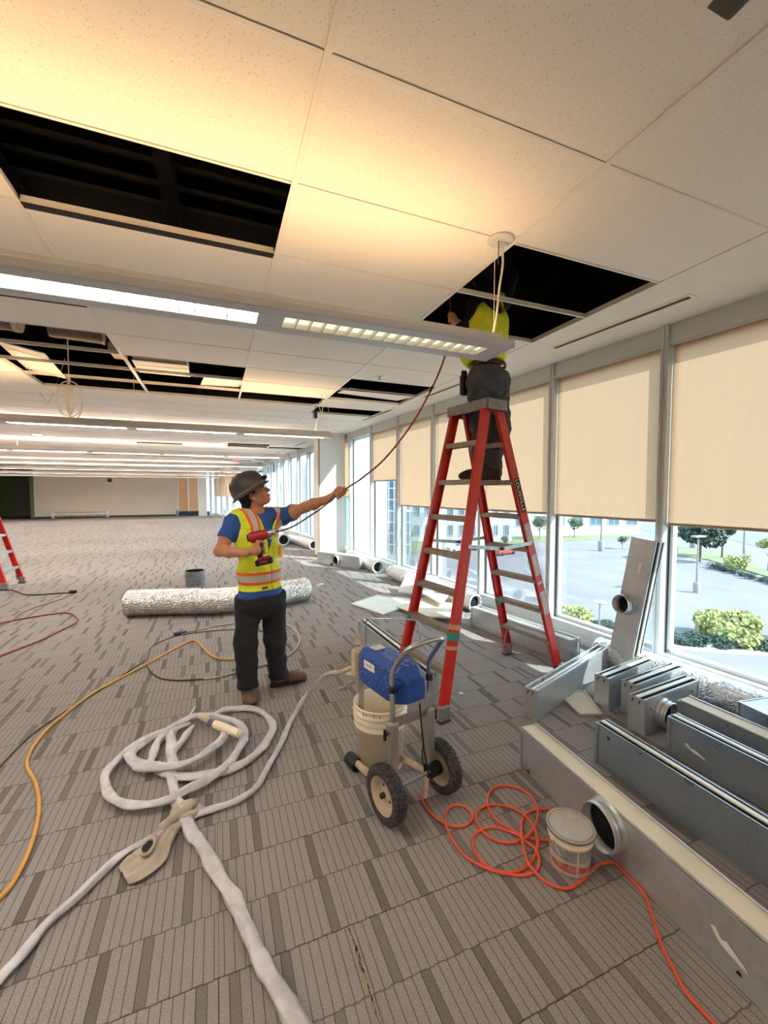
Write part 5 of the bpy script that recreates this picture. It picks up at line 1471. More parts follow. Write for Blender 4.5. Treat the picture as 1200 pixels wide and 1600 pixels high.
# hanging black sensor with cable
hp0 = fl(493, 632, CEIL)
hs = thing('hanging_sensor', 'small black device hanging by a cable from the ceiling edge, above the second light end', 'sensor', (hp0.x, hp0.y, CEIL))
MB().box((0, 0, -.155), (.05, .03, .13), b=.006).tube([(0, 0, -.09), (0, 0, .05)], .006, 6).tube([(-.04, 0, -.1), (-.045, 0, -.22)], .004, 5).build('body', M_['black'], hs)
MB().lathe([(.001, -.012), (.05, -.012), (.055, 0)], 18).build('base', M_['lamp_metal'], hs)
MB().tube(spline([(.04, 0, 0), (.08, 0, -.1), (.07, 0, -.22), (.02, 0, -.33), (.0, 0, -.38)], .03), .005, 6).build('cable', M_['cable_w'], hs)
for (x, y, lb, k) in ((593, 588, 'small sprinkler head in the tile above the red rod', 0), (90, 653, 'grey smoke detector on the ceiling, far left above the second light', 1), (58, 679, 'round white downlight rim in the ceiling beyond the second light', 2), (615, 588, None, 9)):
    if k == 9: continue
    p = fl(x, y, CEIL)
    if k == 0:
        t = thing('sprinkler', lb, 'sprinkler', p); MB().lathe([(.001, -.004), (.045, -.004), (.05, 0)], 20).build('escutcheon', M_['lamp_metal'], t)
        MB().tube([(0, 0, 0), (0, 0, -.035)], .010, 8).lathe([(.001, -.04), (.022, -.038), (.022, -.035), (.001, -.033)], 14).build('head', M_['steel'], t)
    elif k == 1:
        t = thing('smoke_detector', lb, 'smoke detector', p); MB().lathe([(.07, 0), (.07, -.02), (.055, -.045), (.001, -.048)], 22).build('body', M_['cap'], t)
        MB().lathe([(.073, -.0), (.078, -.008), (.07, -.012)], 22).build('base_ring', M_['lamp_metal'], t)
    else:
        t = thing('downlight', lb, 'light', p); MB().lathe([(.14, 0), (.14, -.008), (.10, -.008), (.095, .0)], 26).build('rim', M_['lamp_metal'], t)
        MB().lathe([(.095, -.003), (.001, -.003)], 26).build('lens', M_['lamp_cool'], t)
# exit sign in the distance
ex = at(370, 718, 18.5)
es_ = thing('exit_sign', 'small pink-red exit sign hanging under the far ceiling', 'sign', (ex.x, ex.y, CEIL), -YAW * .9)
hz = CEIL - ex.z
MB().box((0, 0, -hz), (.34, .03, .24), b=.006).tube([(0, 0, 0), (0, 0, -hz + .12)], .008, 6).build('body', mat('exit_body', srgb(226, 190, 190), .5, var=.02), es_)
fc = bpy.data.curves.new('t', 'FONT'); fc.body = 'EXIT'; fc.size = .17; fc.align_x = 'CENTER'; fc.align_y = 'CENTER'; fc.extrude = .002
fo = bpy.data.objects.new('t', fc); C.objects.link(fo); dg = bpy.context.evaluated_depsgraph_get(); me = bpy.data.meshes.new_from_object(fo.evaluated_get(dg)); bpy.data.objects.remove(fo)
me.materials.clear(); me.materials.append(emis('exit_red', (1, .10, .08, 1), 1.6))
lt = link('lettering', me, es_); lt.location = (0, -.018, -hz); lt.rotation_euler = (PI / 2, 0, 0)
ts = thing('thermostat', 'small dark box high on the far beige wall', 'thermostat', (fl(161, 811).x * 1.0, FY - .03, at(161, 752, 28).z))
MB().box((0, 0, 0), (.22, .05, .20), b=.01).build('case', M_['alu_dark'], ts); MB().box((0, -.03, 0), (.12, .01, .08)).build('display', M_['black'], ts)
bl = fl(275, 808); cl = thing('small_bottle', 'tiny blue item on the floor at the right end of the far wall', 'bottle', (bl.x, FY - .5, 0))
MB().lathe([(.001, 0), (.09, 0), (.09, .3), (.03, .4), (.03, .5), (.001, .5)], 12).build('bottle', mat('blue_plastic', srgb(120, 150, 190), .5, var=.05), cl)
MB().lathe([(.035, .5), (.035, .56), (.001, .56)], 12).build('cap', M_['white_paint'], cl)

# ================================================================ people (bodies grown from a distance field, one continuous surface each)
class Field:
    def __init__(s, lo, hi, h):
        s.lo = np.array(lo, float); s.h = h
        n = np.ceil((np.array(hi) - s.lo) / h).astype(int) + 1
        s.f = np.full(n, 1.0, np.float32)
        s.ax = [(s.lo[i] + h * np.arange(n[i])).astype(np.float32) for i in range(3)]
    def win(s, lo, hi, m):
        sl = []
        for i in range(3):
            a = int(max(0, math.floor((lo[i] - m - s.lo[i]) / s.h))); b = int(min(s.f.shape[i], math.ceil((hi[i] + m - s.lo[i]) / s.h) + 1))
            if b <= a: return None
            sl.append(slice(a, b))
        return tuple(sl)
    def grid(s, sl):
        return s.ax[0][sl[0]][:, None, None], s.ax[1][sl[1]][None, :, None], s.ax[2][sl[2]][None, None, :]
    def comb(s, sl, d, k, op):
        f = s.f[sl]
        if op == 'add':
            if k > 0:
                hh = np.maximum(k - np.abs(f - d), 0) / k
                s.f[sl] = np.minimum(f, d) - hh * hh * k * .25
            else: s.f[sl] = np.minimum(f, d)
        else:
            if k > 0:
                hh = np.maximum(k - np.abs(f + d), 0) / k
                s.f[sl] = np.maximum(f, -d) + hh * hh * k * .25
            else: s.f[sl] = np.maximum(f, -d)
    def cap(s, a, b, ra, rb=None, k=.02, op='add', fl_=None):
        rb = ra if rb is None else rb; a = np.array(a, float); b = np.array(b, float); r = max(ra, rb)
        sl = s.win(np.minimum(a, b) - r, np.maximum(a, b) + r, k + 3 * s.h)
        if sl is None: return s
        x, y, z = s.grid(sl); d = b - a; L = max(d @ d, 1e-9)
        t = np.clip(((x - a[0]) * d[0] + (y - a[1]) * d[1] + (z - a[2]) * d[2]) / L, 0, 1)
        q = np.sqrt((x - a[0] - t * d[0]) ** 2 + (y - a[1] - t * d[1]) ** 2 + (z - a[2] - t * d[2]) ** 2)
        s.comb(sl, q - (ra + (rb - ra) * t), k, op); return s
    def ell(s, c, r, R=None, k=.02, op='add'):
        """R: three unit vectors (rows) of the ellipsoid axes"""
        c = np.array(c, float); R = np.eye(3) if R is None else np.array([list(v) for v in R], float)
        ext = np.sqrt(((R * np.array(r)[:, None]) ** 2).sum(0))
        sl = s.win(c - ext, c + ext, k + 3 * s.h)
        if sl is None: return s
        x, y, z = s.grid(sl); x = x - c[0]; y = y - c[1]; z = z - c[2]
        k0 = 0; k1 = 0
        for i in range(3):
            u = R[i][0] * x + R[i][1] * y + R[i][2] * z
            k0 = k0 + (u / r[i]) ** 2; k1 = k1 + (u / r[i] ** 2) ** 2
        k0 = np.sqrt(k0); k1 = np.sqrt(np.maximum(k1, 1e-9))
        s.comb(sl, k0 * (k0 - 1) / k1, k, op); return s
    def cut(s, fn, k=.0):
        """remove where fn(x,y,z) < 0"""
        x, y, z = s.ax[0][:, None, None], s.ax[1][None, :, None], s.ax[2][None, None, :]
        s.comb((slice(None),) * 3, fn(x, y, z).astype(np.float32), k, 'sub'); return s
    def mesh(s, name, mat_, smooth=1, M=None):
        f = s.f; n = np.array(f.shape); ins = f < 0
        c = ins[:-1, :-1, :-1].astype(np.int8)
        tot = np.zeros(tuple(n - 1), np.int8)
        for i in (0, 1):
            for j in (0, 1):
                for k in (0, 1): tot += ins[i:n[0] - 1 + i, j:n[1] - 1 + j, k:n[2] - 1 + k]
        act = np.argwhere((tot > 0) & (tot < 8)); idx = -np.ones(tuple(n - 1), np.int32)
        idx[act[:, 0], act[:, 1], act[:, 2]] = np.arange(len(act))
        acc = np.zeros((len(act), 3)); cnt = np.zeros(len(act))
        cor = [(i, j, k) for i in (0, 1) for j in (0, 1) for k in (0, 1)]
        val = {q: f[act[:, 0] + q[0], act[:, 1] + q[1], act[:, 2] + q[2]].astype(float) for q in cor}
        for q in cor:
            for ax in range(3):
                if q[ax]: continue
                q2 = list(q); q2[ax] = 1; q2 = tuple(q2)
                a, b = val[q], val[q2]; m = (a < 0) != (b < 0)
                t = np.where(m, a / np.where(np.abs(a - b) < 1e-12, 1, a - b), 0)
                p = np.tile(np.array(q, float), (len(act), 1)); p[:, ax] += t
                acc[m] += p[m]; cnt[m] += 1
        V = (act + acc / cnt[:, None]) * s.h + s.lo
        F_ = []
        for ax in range(3):
            o = [i for i in range(3) if i != ax]
            a = [slice(None)] * 3; b = [slice(None)] * 3; a[ax] = slice(0, -1); b[ax] = slice(1, None)
            A, B = ins[tuple(a)], ins[tuple(b)]
            e = np.argwhere(A != B); fl_ = A[e[:, 0], e[:, 1], e[:, 2]]
            ok = (e[:, o[0]] > 0) & (e[:, o[1]] > 0) & (e[:, o[0]] < n[o[0]] - 1) & (e[:, o[1]] < n[o[1]] - 1)
            e, fl_ = e[ok], fl_[ok]
            def g(du, dv):
                q = e.copy(); q[:, o[0]] += du; q[:, o[1]] += dv
                return idx[q[:, 0], q[:, 1], q[:, 2]]
            quad = np.stack([g(-1, -1), g(0, -1), g(0, 0), g(-1, 0)], 1)
            flip = fl_ if ax != 1 else ~fl_
            quad[~flip] = quad[~flip][:, ::-1]
            F_.append(quad)
        Q = np.concatenate(F_); Q = Q[(Q >= 0).all(1)]
        for _ in range(smooth):
            sm = np.zeros_like(V); c2 = np.zeros(len(V))
            for i in range(4):
                a, b = Q[:, i], Q[:, (i + 1) % 4]; nn = len(V)
                for ax in range(3): sm[:, ax] += np.bincount(a, V[b, ax], nn) + np.bincount(b, V[a, ax], nn)
                c2 += np.bincount(a, minlength=nn) + np.bincount(b, minlength=nn)
            V = V * .5 + .5 * sm / np.maximum(c2, 1)[:, None]
        if M is not None:
            Mi = np.array(M.inverted()); V = V @ Mi[:3, :3].T + Mi[:3, 3]
        me = bpy.data.meshes.new(name)
        me.vertices.add(len(V)); me.vertices.foreach_set('co', V.ravel().astype(np.float32))
        me.loops.add(Q.size); me.loops.foreach_set('vertex_index', Q.ravel().astype(np.int32))
        me.polygons.add(len(Q)); me.polygons.foreach_set('loop_start', np.arange(0, Q.size, 4, dtype=np.int32))
        me.polygons.foreach_set('loop_total', np.full(len(Q), 4, np.int32))
        me.update(calc_edges=True)
        me.polygons.foreach_set('use_smooth', np.ones(len(me.polygons), bool))
        me.materials.append(mat_); return me
_lat = np.random.RandomState(7).uniform(-1, 1, (32, 32, 32))
def vnoise(P):
    i = np.floor(P).astype(int); f = P - i; f = f * f * (3 - 2 * f); out = 0
    for a in (0, 1):
        for b in (0, 1):
            for c in (0, 1):
                w = (f[:, 0] if a else 1 - f[:, 0]) * (f[:, 1] if b else 1 - f[:, 1]) * (f[:, 2] if c else 1 - f[:, 2])
                out = out + w * _lat[(i[:, 0] + a) % 32, (i[:, 1] + b) % 32, (i[:, 2] + c) % 32]
    return out
def wrinkle(me, amp, scale, stretch=(1, 1, 2.2), seed=0, zlo=None):
    n = len(me.vertices); co = np.empty(n * 3); no = np.empty(n * 3)
    me.vertices.foreach_get('co', co); me.vertices.foreach_get('normal', no); co = co.reshape(-1, 3); no = no.reshape(-1, 3)
    P = co * scale * np.array(stretch) + seed
    co += no * (amp * (vnoise(P) + .5 * vnoise(P * 2.1)))[:, None]
    me.vertices.foreach_set('co', co.ravel()); me.update()
def nv(v): return Vector(v).normalized()
def grip(fd, c, axis, palm, wrist, rad=.016, s=1.0, thumb=1, fr=.0088):
    """hand closed on a bar: c point on its axis, palm = direction from the bar to the palm"""
    axis = nv(axis); palm = Vector(palm); palm = nv(palm - axis * palm.dot(axis)); n = axis.cross(palm) * thumb
    pc_ = Vector(c) + palm * (rad + .016)
    R = (axis, palm, n)
    fd.ell(pc_, (.042 * s, .017 * s, .040 * s), R, k=.012)
    fd.cap(wrist, pc_ - n * .02, .024 * s, .023 * s, k=.02)
    for i, ln in enumerate((.9, 1.0, .97, .82)):
        o = Vector(c) + axis * (.030 - .0205 * i) * s
        P = []
        for th in (55, 95, 140, 185, 215):
            a = math.radians(th * (1 if th < 60 else .75 + .25 * ln)); rr = rad + .011 + (.006 if th < 100 else 0)
            P.append(o + palm * math.cos(a) * rr + n * math.sin(a) * rr)
        rs = [fr * 1.12, fr * 1.1, fr, fr * .96, fr * .85]
        for j in range(4): fd.cap(P[j], P[j + 1], rs[j] * s, rs[j + 1] * s, k=.003)
    t0 = pc_ - n * .030 + axis * .02; o = Vector(c) + axis * .052 * s
    t1 = o + palm * (rad + .01) - n * (rad + .008); t2 = o - palm * (rad * .2) - n * (rad + .006); t3 = o - palm * (rad + .004) + n * .004
    fd.cap(t0, t1, .014 * s, .0115 * s, k=.012); fd.cap(t1, t2, .0110 * s, .0100 * s, k=.006); fd.cap(t2, t3, .0100 * s, .0085 * s, k=.004)
def head(fd, c, f, u, s=1.0):
    f = nv(f); u = Vector(u); u = nv(u - f * u.dot(f)); r = f.cross(u); R = (r, f, u)
    P = lambda x, y, z: Vector(c) + (r * x + f * y + u * z) * s
    fd.ell(P(0, -.012, .03), (.076 * s, .096 * s, .088 * s), R, k=.02)
    fd.ell(P(0, .028, -.025), (.062 * s, .062 * s, .075 * s), R, k=.03)
    fd.ell(P(0, .052, -.078), (.030 * s, .026 * s, .024 * s), R, k=.03)       # chin
    fd.cap(P(-.052, -.01, -.045), P(-.02, .055, -.082), .020 * s, .016 * s, k=.03); fd.cap(P(.052, -.01, -.045), P(.02, .055, -.082), .020 * s, .016 * s, k=.03)
    fd.cap(P(-.038, .078, .018), P(.038, .078, .018), .013 * s, k=.02)          # brow
    for q in (-1, 1):
        fd.ell(P(q * .032, .090, .0), (.017 * s, .012 * s, .010 * s), R, k=.008, op='sub')
        fd.ell(P(q * .032, .076, .0), (.0135 * s, .0135 * s, .0125 * s), R, k=.004)
        fd.ell(P(q * .045, .058, -.025), (.022 * s, .022 * s, .022 * s), R, k=.02)  # cheek
        fd.ell(P(q * .077, -.008, -.004), (.008 * s, .019 * s, .032 * s), R, k=.006)  # ear
        fd.ell(P(q * .086, -.004, .0), (.005 * s, .009 * s, .016 * s), R, k=.004, op='sub')
    fd.cap(P(0, .088, .008), P(0, .112, -.026), .0085 * s, .0125 * s, k=.012)     # nose
    for q in (-1, 1): fd.ell(P(q * .012, .100, -.030), (.009 * s, .010 * s, .008 * s), R, k=.008)
    fd.cap(P(-.018, .086, -.052), P(.018, .086, -.052), .0075 * s, k=.008)        # lips
    fd.cap(P(-.015, .083, -.063), P(.015, .083, -.063), .0080 * s, k=.007)
    fd.cap(P(-.020, .0945, -.0575), P(.020, .0945, -.0575), .0022 * s, k=.003, op='sub')
    return P, R
SKIN = mat('skin', srgb(206, 144, 108), .5, var=.10, vscale=30, **{'Subsurface Weight': .08})
M_['denim'] = mat('blue_shirt', srgb(48, 92, 168), .9, var=.12, vscale=25, bump=.2, bscale=300)
M_['trouser'] = mat('black_trousers', srgb(36, 36, 40), .9, var=.18, vscale=12, bump=.2, bscale=250)
M_['jean'] = mat('dark_jeans', srgb(84, 88, 96), .9, var=.22, vscale=14, bump=.2, bscale=250)
M_['boot'] = mat('brown_leather', srgb(112, 86, 70), .6, var=.2, vscale=25)
M_['boot2'] = mat('dark_leather', srgb(66, 50, 44), .6, var=.2, vscale=25)
M_['sole'] = mat('boot_sole', srgb(58, 48, 44), .8, var=.15)
M_['hair'] = mat('black_hair', srgb(24, 20, 20), .6, var=.3, vscale=60, bump=.6, bscale=150)
M_['blackcloth'] = mat('black_cloth', srgb(24, 24, 27), .9, var=.2)
def vest_material(bands, name):
    m = bpy.data.materials.new(name); m.use_nodes = True
    t = NT(m); s = t.new('SeparateXYZ'); t.link(t.coord(), s.inputs[0]); X, Y, Z = s.outputs
    lime = t.mix(t.ramp(t.noise(t.coord(), 14, 3), .3, .7), srgb(214, 228, 36), srgb(238, 246, 70))
    within = lambda v, a, b: t.math('MULTIPLY', t.math('GREATER_THAN', v, a), t.math('LESS_THAN', v, b))
    orange, silver = srgb(248, 108, 44), srgb(206, 196, 184)
    c = lime
    if bands:
        z0, ztop = bands
        ax = t.math('ABSOLUTE', X)
        up = t.math('GREATER_THAN', Z, ztop)
        c = t.mix(t.math('MULTIPLY', up, within(ax, .068, .136)), c, orange)
        c = t.mix(t.math('MULTIPLY', up, within(ax, .084, .120)), c, silver)
        c = t.mix(within(Z, z0, z0 + .092), c, orange)
        c = t.mix(within(Z, z0 + .020, z0 + .072), c, silver)
        c = t.mix(t.math('MULTIPLY', within(ax, -1, .0028), t.math('GREATER_THAN', Y, 0)), c, srgb(90, 96, 40))
    t.link(c, t.b.inputs['Base Color']); t.b.inputs['Roughness'].default_value = .75
    return m
def boot(root, heel, toe, ankle, name, m, w=.047):
    heel, toe, ankle = Vector(heel), Vector(toe), Vector(ankle); d = (toe - heel); d.z = 0; L = d.length; d.normalize(); sd = Vector((-d.y, d.x, 0)); R = (sd, d, Vector((0, 0, 1)))
    lo = [min(heel[i], toe[i], ankle[i]) - .12 for i in range(3)]; hi = [max(heel[i], toe[i], ankle[i]) + .13 for i in range(3)]
    f = Field(lo, hi, .006); z = heel.z
    B = lambda a, h: heel + d * a * L + Vector((0, 0, h))
    f.ell(B(.16, .055), (.038, .05, .05), R, k=.03); f.ell(B(.5, .055), (.043, .09, .045), R, k=.04); f.ell(B(.78, .042), (w, .072, .036), R, k=.04); f.ell(B(.88, .036), (w * .9, .05, .030), R, k=.02)
    f.cap(B(.22, .08), ankle, .045, .052, k=.04)
    f.cut(lambda x, y, zz: zz - (z + .014) + 0 * x + 0 * y)
    me = f.mesh(name, m, 2); me.transform(root.matrix_world.inverted()); o = link(name, me, root)
    b = MB(); n = 22; ring = []
    for i in range(n):
        a = 2 * PI * i / n; u = .5 + .53 * math.cos(a)
        ww = (w + .004) * (abs(math.sin(a)) ** .6) * (1 if u > .5 else .82 + .2 * abs(u - .28)) * (1 if math.sin(a) > 0 else -1)
        ring.append((heel + d * u * L + sd * ww) - root.location)
    zz = z - root.location.z
    vs = [(p.x, p.y, zz) for p in ring] + [(p.x, p.y, zz + .022) for p in ring]
    b.add(vs, [tuple(range(n)), tuple(reversed(range(n, 2 * n)))] + [(i, n + i, n + (i + 1) % n, (i + 1) % n) for i in range(n)])
    b.build('sole', M_['sole'], o)
    return o
def place(root, name, field, m, wr=None, M=None, smooth=1):
    me = field.mesh(name, m, smooth)
    if wr: wrinkle(me, *wr)
    me.transform(Matrix.Translation(-root.location)); return link(name, me, root)

# ---------------------------------------------------------------- worker with the drill
root = thing('person', 'worker in yellow vest and grey hard hat standing on the carpet, pulling a rod', 'person', (fl(405, 1078).x, fl(405, 1078).y, 0))
bpy.context.view_layer.update()
tc_ = nv((-.085, -.996, 0)); ri = nv((.996, -.085, 0))
face = nv(tc_ * .72 + ri * .69); rt_ = face.cross(Vector((0, 0, 1)))     # his right side
UPV = Vector((0, 0, 1)); TR = (rt_, face, UPV)
sh_r, el_r, wr_r = at(365, 816, 3.09), at(343, 861, 3.00), at(385, 864, 2.87)
sh_l, el_l, wr_l = at(441, 808, 3.28), at(478, 792, 3.12), at(514, 779, 2.93)
chest, waist, pelv = at(401, 838, 3.20), at(405, 895, 3.22), at(407, 930, 3.22)
nk = at(396, 802, 3.20)
hd_c = at(398, 773, 3.19)
hface = nv(ri * .86 + tc_ * .28 + UPV * .55); hup = nv(UPV * .84 - ri * .52)
hipr, knr, anr = at(390, 925, 3.17), at(384, 1005, 3.13), at(387, 1074, 3.18)
hipl, knl, anl = at(426, 925, 3.27), at(430, 1002, 3.28), at(435, 1056, 3.36)
G = lambda *p: [min(q[i] for q in p) for i in range(3)]
fd = Field((-.12, 2.55, .04), (.92, 3.75, 1.84), .0048)
fd.ell(chest, (.165, .105, .20), TR, k=.04); fd.ell(waist, (.145, .10, .14), TR, k=.05); fd.ell(pelv, (.155, .11, .12), TR, k=.05)
fd.cap(sh_r.lerp(nk, .25), sh_l.lerp(nk, .25), .058, k=.04)
fd.cap(nk - UPV * .03, hd_c - hup * .05 - hface * .02, .058, .053, k=.03)
head(fd, hd_c, hface, hup, .98)
for a, b_, c_ in ((sh_r, el_r, wr_r), (sh_l, el_l, wr_l)):
    fd.ell(a, (.056, .056, .06), k=.04); fd.cap(a, b_, .050, .038, k=.03); fd.ell(a.lerp(b_, .5), (.050, .050, .060), k=.03)
    fd.cap(b_, b_.lerp(c_, .35), .039, .041, k=.02); fd.cap(b_.lerp(c_, .35), c_, .041, .025, k=.02)
for a, b_, c_ in ((hipr, knr, anr), (hipl, knl, anl)):
    fd.cap(a.lerp(b_, .12), b_, .078, .055, k=.05); fd.cap(b_, b_.lerp(c_, .35), .055, .056, k=.03); fd.cap(b_.lerp(c_, .35), c_, .056, .038, k=.03)
# drill axis and rod
dr_c = at(406, 858, 2.80)          # middle of the grip
dr_ax = nv(at(404, 843, 2.80) - at(409, 874, 2.80))
grip(fd, dr_c, dr_ax, nv(ri * -.75 + tc_ * .55), wr_r, rad=.020, thumb=-1)
rod_h = at(531, 771, 2.86); rod_d = nv(at(560, 751, 2.93) - at(508, 790, 2.85))
grip(fd, rod_h, rod_d, nv(-UPV * .35 - tc_ * .35 + ri * -.3 + UPV * .9), wr_l, rad=.011, thumb=1)
place(root, 'body', fd, SKIN)
# shirt
fs_ = Field((-.12, 2.75, .7), (.80, 3.6, 1.60), .006)
fs_.ell(chest, (.178, .120, .215), TR, k=.04); fs_.ell(waist, (.165, .122, .16), TR, k=.06); fs_.ell(pelv, (.186, .136, .17), TR, k=.05)
fs_.cap(sh_r.lerp(nk, .2), sh_l.lerp(nk, .2), .068, k=.04)
for a, b_ in ((sh_r, el_r), (sh_l, el_l)):
    fs_.ell(a, (.066, .066, .066), k=.03); fs_.cap(a, a.lerp(b_, .62), .062, .064, k=.03)
hem = at(410, 929, 3.22).z
fs_.cut(lambda x, y, z: z - hem + 0 * x + 0 * y, .004)
for a, b_, q in ((sh_r, el_r, .60), (sh_l, el_l, .52)):
    e = a.lerp(b_, q); dn = nv(b_ - a)
    fs_.cut(lambda x, y, z: np.maximum(-((x - e.x) * dn.x + (y - e.y) * dn.y + (z - e.z) * dn.z), np.sqrt((x - b_.x) ** 2 + (y - b_.y) ** 2 + (z - b_.z) ** 2) - .20))
fs_.cap(nk - UPV * .02, nk + UPV * .12 + hface * .02, .064, .06, op='sub', k=.01)
fs_.ell(nk + face * .05 + UPV * .0, (.06, .05, .045), TR, op='sub', k=.01)
place(root, 'shirt', fs_, M_['denim'], (.005, 14, (1, 1, 1.6), 3))
# small white print on the chest
for dz, wd_ in ((.0, .030), (-.03, .024), (-.055, .020)):
    MB().box((0, 0, 0), (wd_, .002, .010), 0, Matrix.Translation(chest - root.location + face * .124 + UPV * (.045 + dz) + rt_ * -.02) @ Matrix(((rt_.x, face.x, 0, 0), (rt_.y, face.y, 0, 0), (0, 0, 1, 0), (0, 0, 0, 1)))).build('shirt_print', M_['white_paint'], root)
# vest
fv = Field((-.12, 2.75, .7), (.80, 3.6, 1.60), .006)
fv.ell(chest, (.192, .134, .225), TR, k=.04); fv.ell(waist, (.186, .142, .17), TR, k=.06); fv.ell(pelv + UPV * .02, (.200, .150, .10), TR, k=.05)
fv.cap(sh_r.lerp(nk, .27), sh_l.lerp(nk, .18), .083, k=.04)
hv = at(408, 917, 3.22).z
fv.cut(lambda x, y, z: z - hv + 0 * x + 0 * y, .004)
fv.cap(sh_r + rt_ * .035 - UPV * .035, sh_r.lerp(el_r, .7) + rt_ * .03, .088, .09, op='sub', k=.008)
fv.cap(sh_l - rt_ * .070 - UPV * .03, sh_l.lerp(el_l, .8) - rt_ * .07 - UPV * .02, .074, .085, op='sub', k=.008)
fv.cap(nk - UPV * .04, nk + UPV * .15, .074, .09, op='sub', k=.01)
vz = at(425, 868, 3.1).z; cx_ = chest
def vneck(x, y, z):
    u = (x - cx_.x) * rt_.x + (y - cx_.y) * rt_.y; w = (x - cx_.x) * face.x + (y - cx_.y) * face.y
    a = np.abs(u + .01) - (z - vz) * .23
    return np.maximum(np.maximum(a * .95, -w + .04), vz - z)
fv.cut(vneck)
Mv = Matrix(((rt_.x, face.x, 0, chest.x), (rt_.y, face.y, 0, chest.y), (0, 0, 1, 0), (0, 0, 0, 1)))
me = fv.mesh('safety_vest', vest_material((hv + .045, at(400, 842, 3.1).z), 'vest_banded'), 1)
wrinkle(me, .006, 9, (1, 1, 1.2), 7)
me.transform(Mv.inverted()); vo = link('safety_vest', me, root); vo.matrix_local = Matrix.Translation(-root.location) @ Mv
# pockets and badge on the vest
for x, z, w_, h_, nm in ((-.105, 1.12, .085, .10, 'pocket'), (.10, 1.07, .10, .10, 'pocket')):
    y_ = math.sqrt(max(.0, 1 - (x / .19) ** 2)) * .142
    MB().box((x, y_ + .003, z), (w_, .010, h_), 0, b=.004).build(nm, M_.setdefault('lime', mat('lime_pocket', srgb(232, 242, 56), .75, var=.06)), vo)
MB().box((-.105, .133, 1.125), (.022, .006, .07)).build('pocket_tab', mat('orange_tab', srgb(248, 130, 60), .7, var=.05), vo)
MB().box((.07, .150, hv + .022), (.05, .004, .014)).build('size_tag', M_['black'], vo)
# trousers
ft = Field((-.02, 2.95, .03), (.70, 3.65, 1.02), .006)
ft.ell(pelv, (.196, .146, .16), TR, k=.05); ft.ell(pelv - UPV * .05, (.172, .132, .11), TR, k=.05)
for a, b_, c_ in ((hipr, knr, anr), (hipl, knl, anl)):
    ft.cap(a, b_, .101, .080, k=.035); ft.cap(b_, c_, .081, .074, k=.03); ft.cap(c_, c_ - UPV * .02, .078, .078, k=.015)
ft.cut(lambda x, y, z: (pelv.z + .016 + 0 * x + 0 * y) - z)
zf = .10
ft.cut(lambda x, y, z: z - zf + 0 * x + 0 * y, .01)
place(root, 'trousers', ft, M_['trouser'], (.008, 9, (1, 1, 1.8), 5))
boot(root, fl(389, 1070), fl(392, 1106), anr, 'boot', M_['boot'], .054)
boot(root, fl(423, 1073), fl(476, 1062), anl, 'boot', M_['boot'], .052)
# hair under the hat
fh = Field(list(hd_c - Vector((.22, .22, .22))), list(hd_c + Vector((.22, .22, .22))), .006)
hs_ = hface.cross(hup); HP = lambda x, y, z: hd_c + hs_ * x + hface * y + hup * z
fh.ell(HP(0, -.03, .03), (.086, .095, .092), (hs_, hface, hup)); fh.ell(HP(0, -.085, -.045), (.066, .036, .06), (hs_, hface, hup), k=.03)
for q in (-1, 1): fh.cap(HP(q * .074, .03, .03), HP(q * .078, .022, -.008), .012, .008, k=.02)
rn = random.Random(3)
for _ in range(16): 
    p = HP(rn.uniform(-.06, .06), -.10 + rn.uniform(-.02, .02), rn.uniform(-.10, -.02)); fh.cap(p, p + Vector((rn.uniform(-.02, .02), rn.uniform(-.02, .02), -.02)), .015, .008, k=.012)
fh.ell(HP(0, .07, -.02), (.09, .07, .10), (hs_, hface, hup), op='sub', k=.01)
for q in (-1, 1): fh.ell(HP(q * .085, .0, -.015), (.03, .03, .04), (hs_, hface, hup), op='sub', k=.01)
place(root, 'hair', fh, M_['hair'], (.004, 40, (1, 1, 1), 2))
# hard hat, with brim, headlamp
M_['hat'] = mat('hard_hat_grey', srgb(72, 68, 65), .45, var=.18, vscale=18)
hc = HP(0, -.012, .050) - root.location
Mh = Matrix(((hs_.x, hface.x, hup.x, hc.x), (hs_.y, hface.y, hup.y, hc.y), (hs_.z, hface.z, hup.z, hc.z), (0, 0, 0, 1)))
hat = MB().lathe([(.146, -.022), (.158, -.020), (.160, -.015), (.154, -.010), (.137, .0), (.135, .02), (.130, .052), (.116, .088), (.090, .116), (.055, .134), (.025, .140), (.0005, .141)], 40).lathe([(.146, -.022), (.128, -.004), (.122, .04), (.09, .10), (.001, .12)], 40)
for k in (-1, 0, 1): hat.tube(spline([(k * .030, .134 if k == 0 else .130, .015), (k * .030, .104, .098), (k * .028, .0, .139), (k * .030, -.104, .098), (k * .03, -.134 if k == 0 else -.130, .015)], .02), .006, 6)
ho_ = hat.build('hard_hat', M_['hat'], root); ho_.matrix_local = Mh @ Matrix.Diagonal((.86, 1.0, 1.0, 1))
hb = MB().tube([(math.cos(a) * .138, math.sin(a) * .138, .006) for a in [i * 2 * PI / 30 for i in range(31)]], .005, 6, closed=False); hb.build('lamp_strap', mat('strap_grey', srgb(140, 132, 124), .7, var=.1), ho_)
MB().box((0, .140, .022), (.052, .030, .036), b=.006).tube([(0, .150, .022), (0, .166, .022)], .013, 14).build('headlamp', M_['black'], ho_)
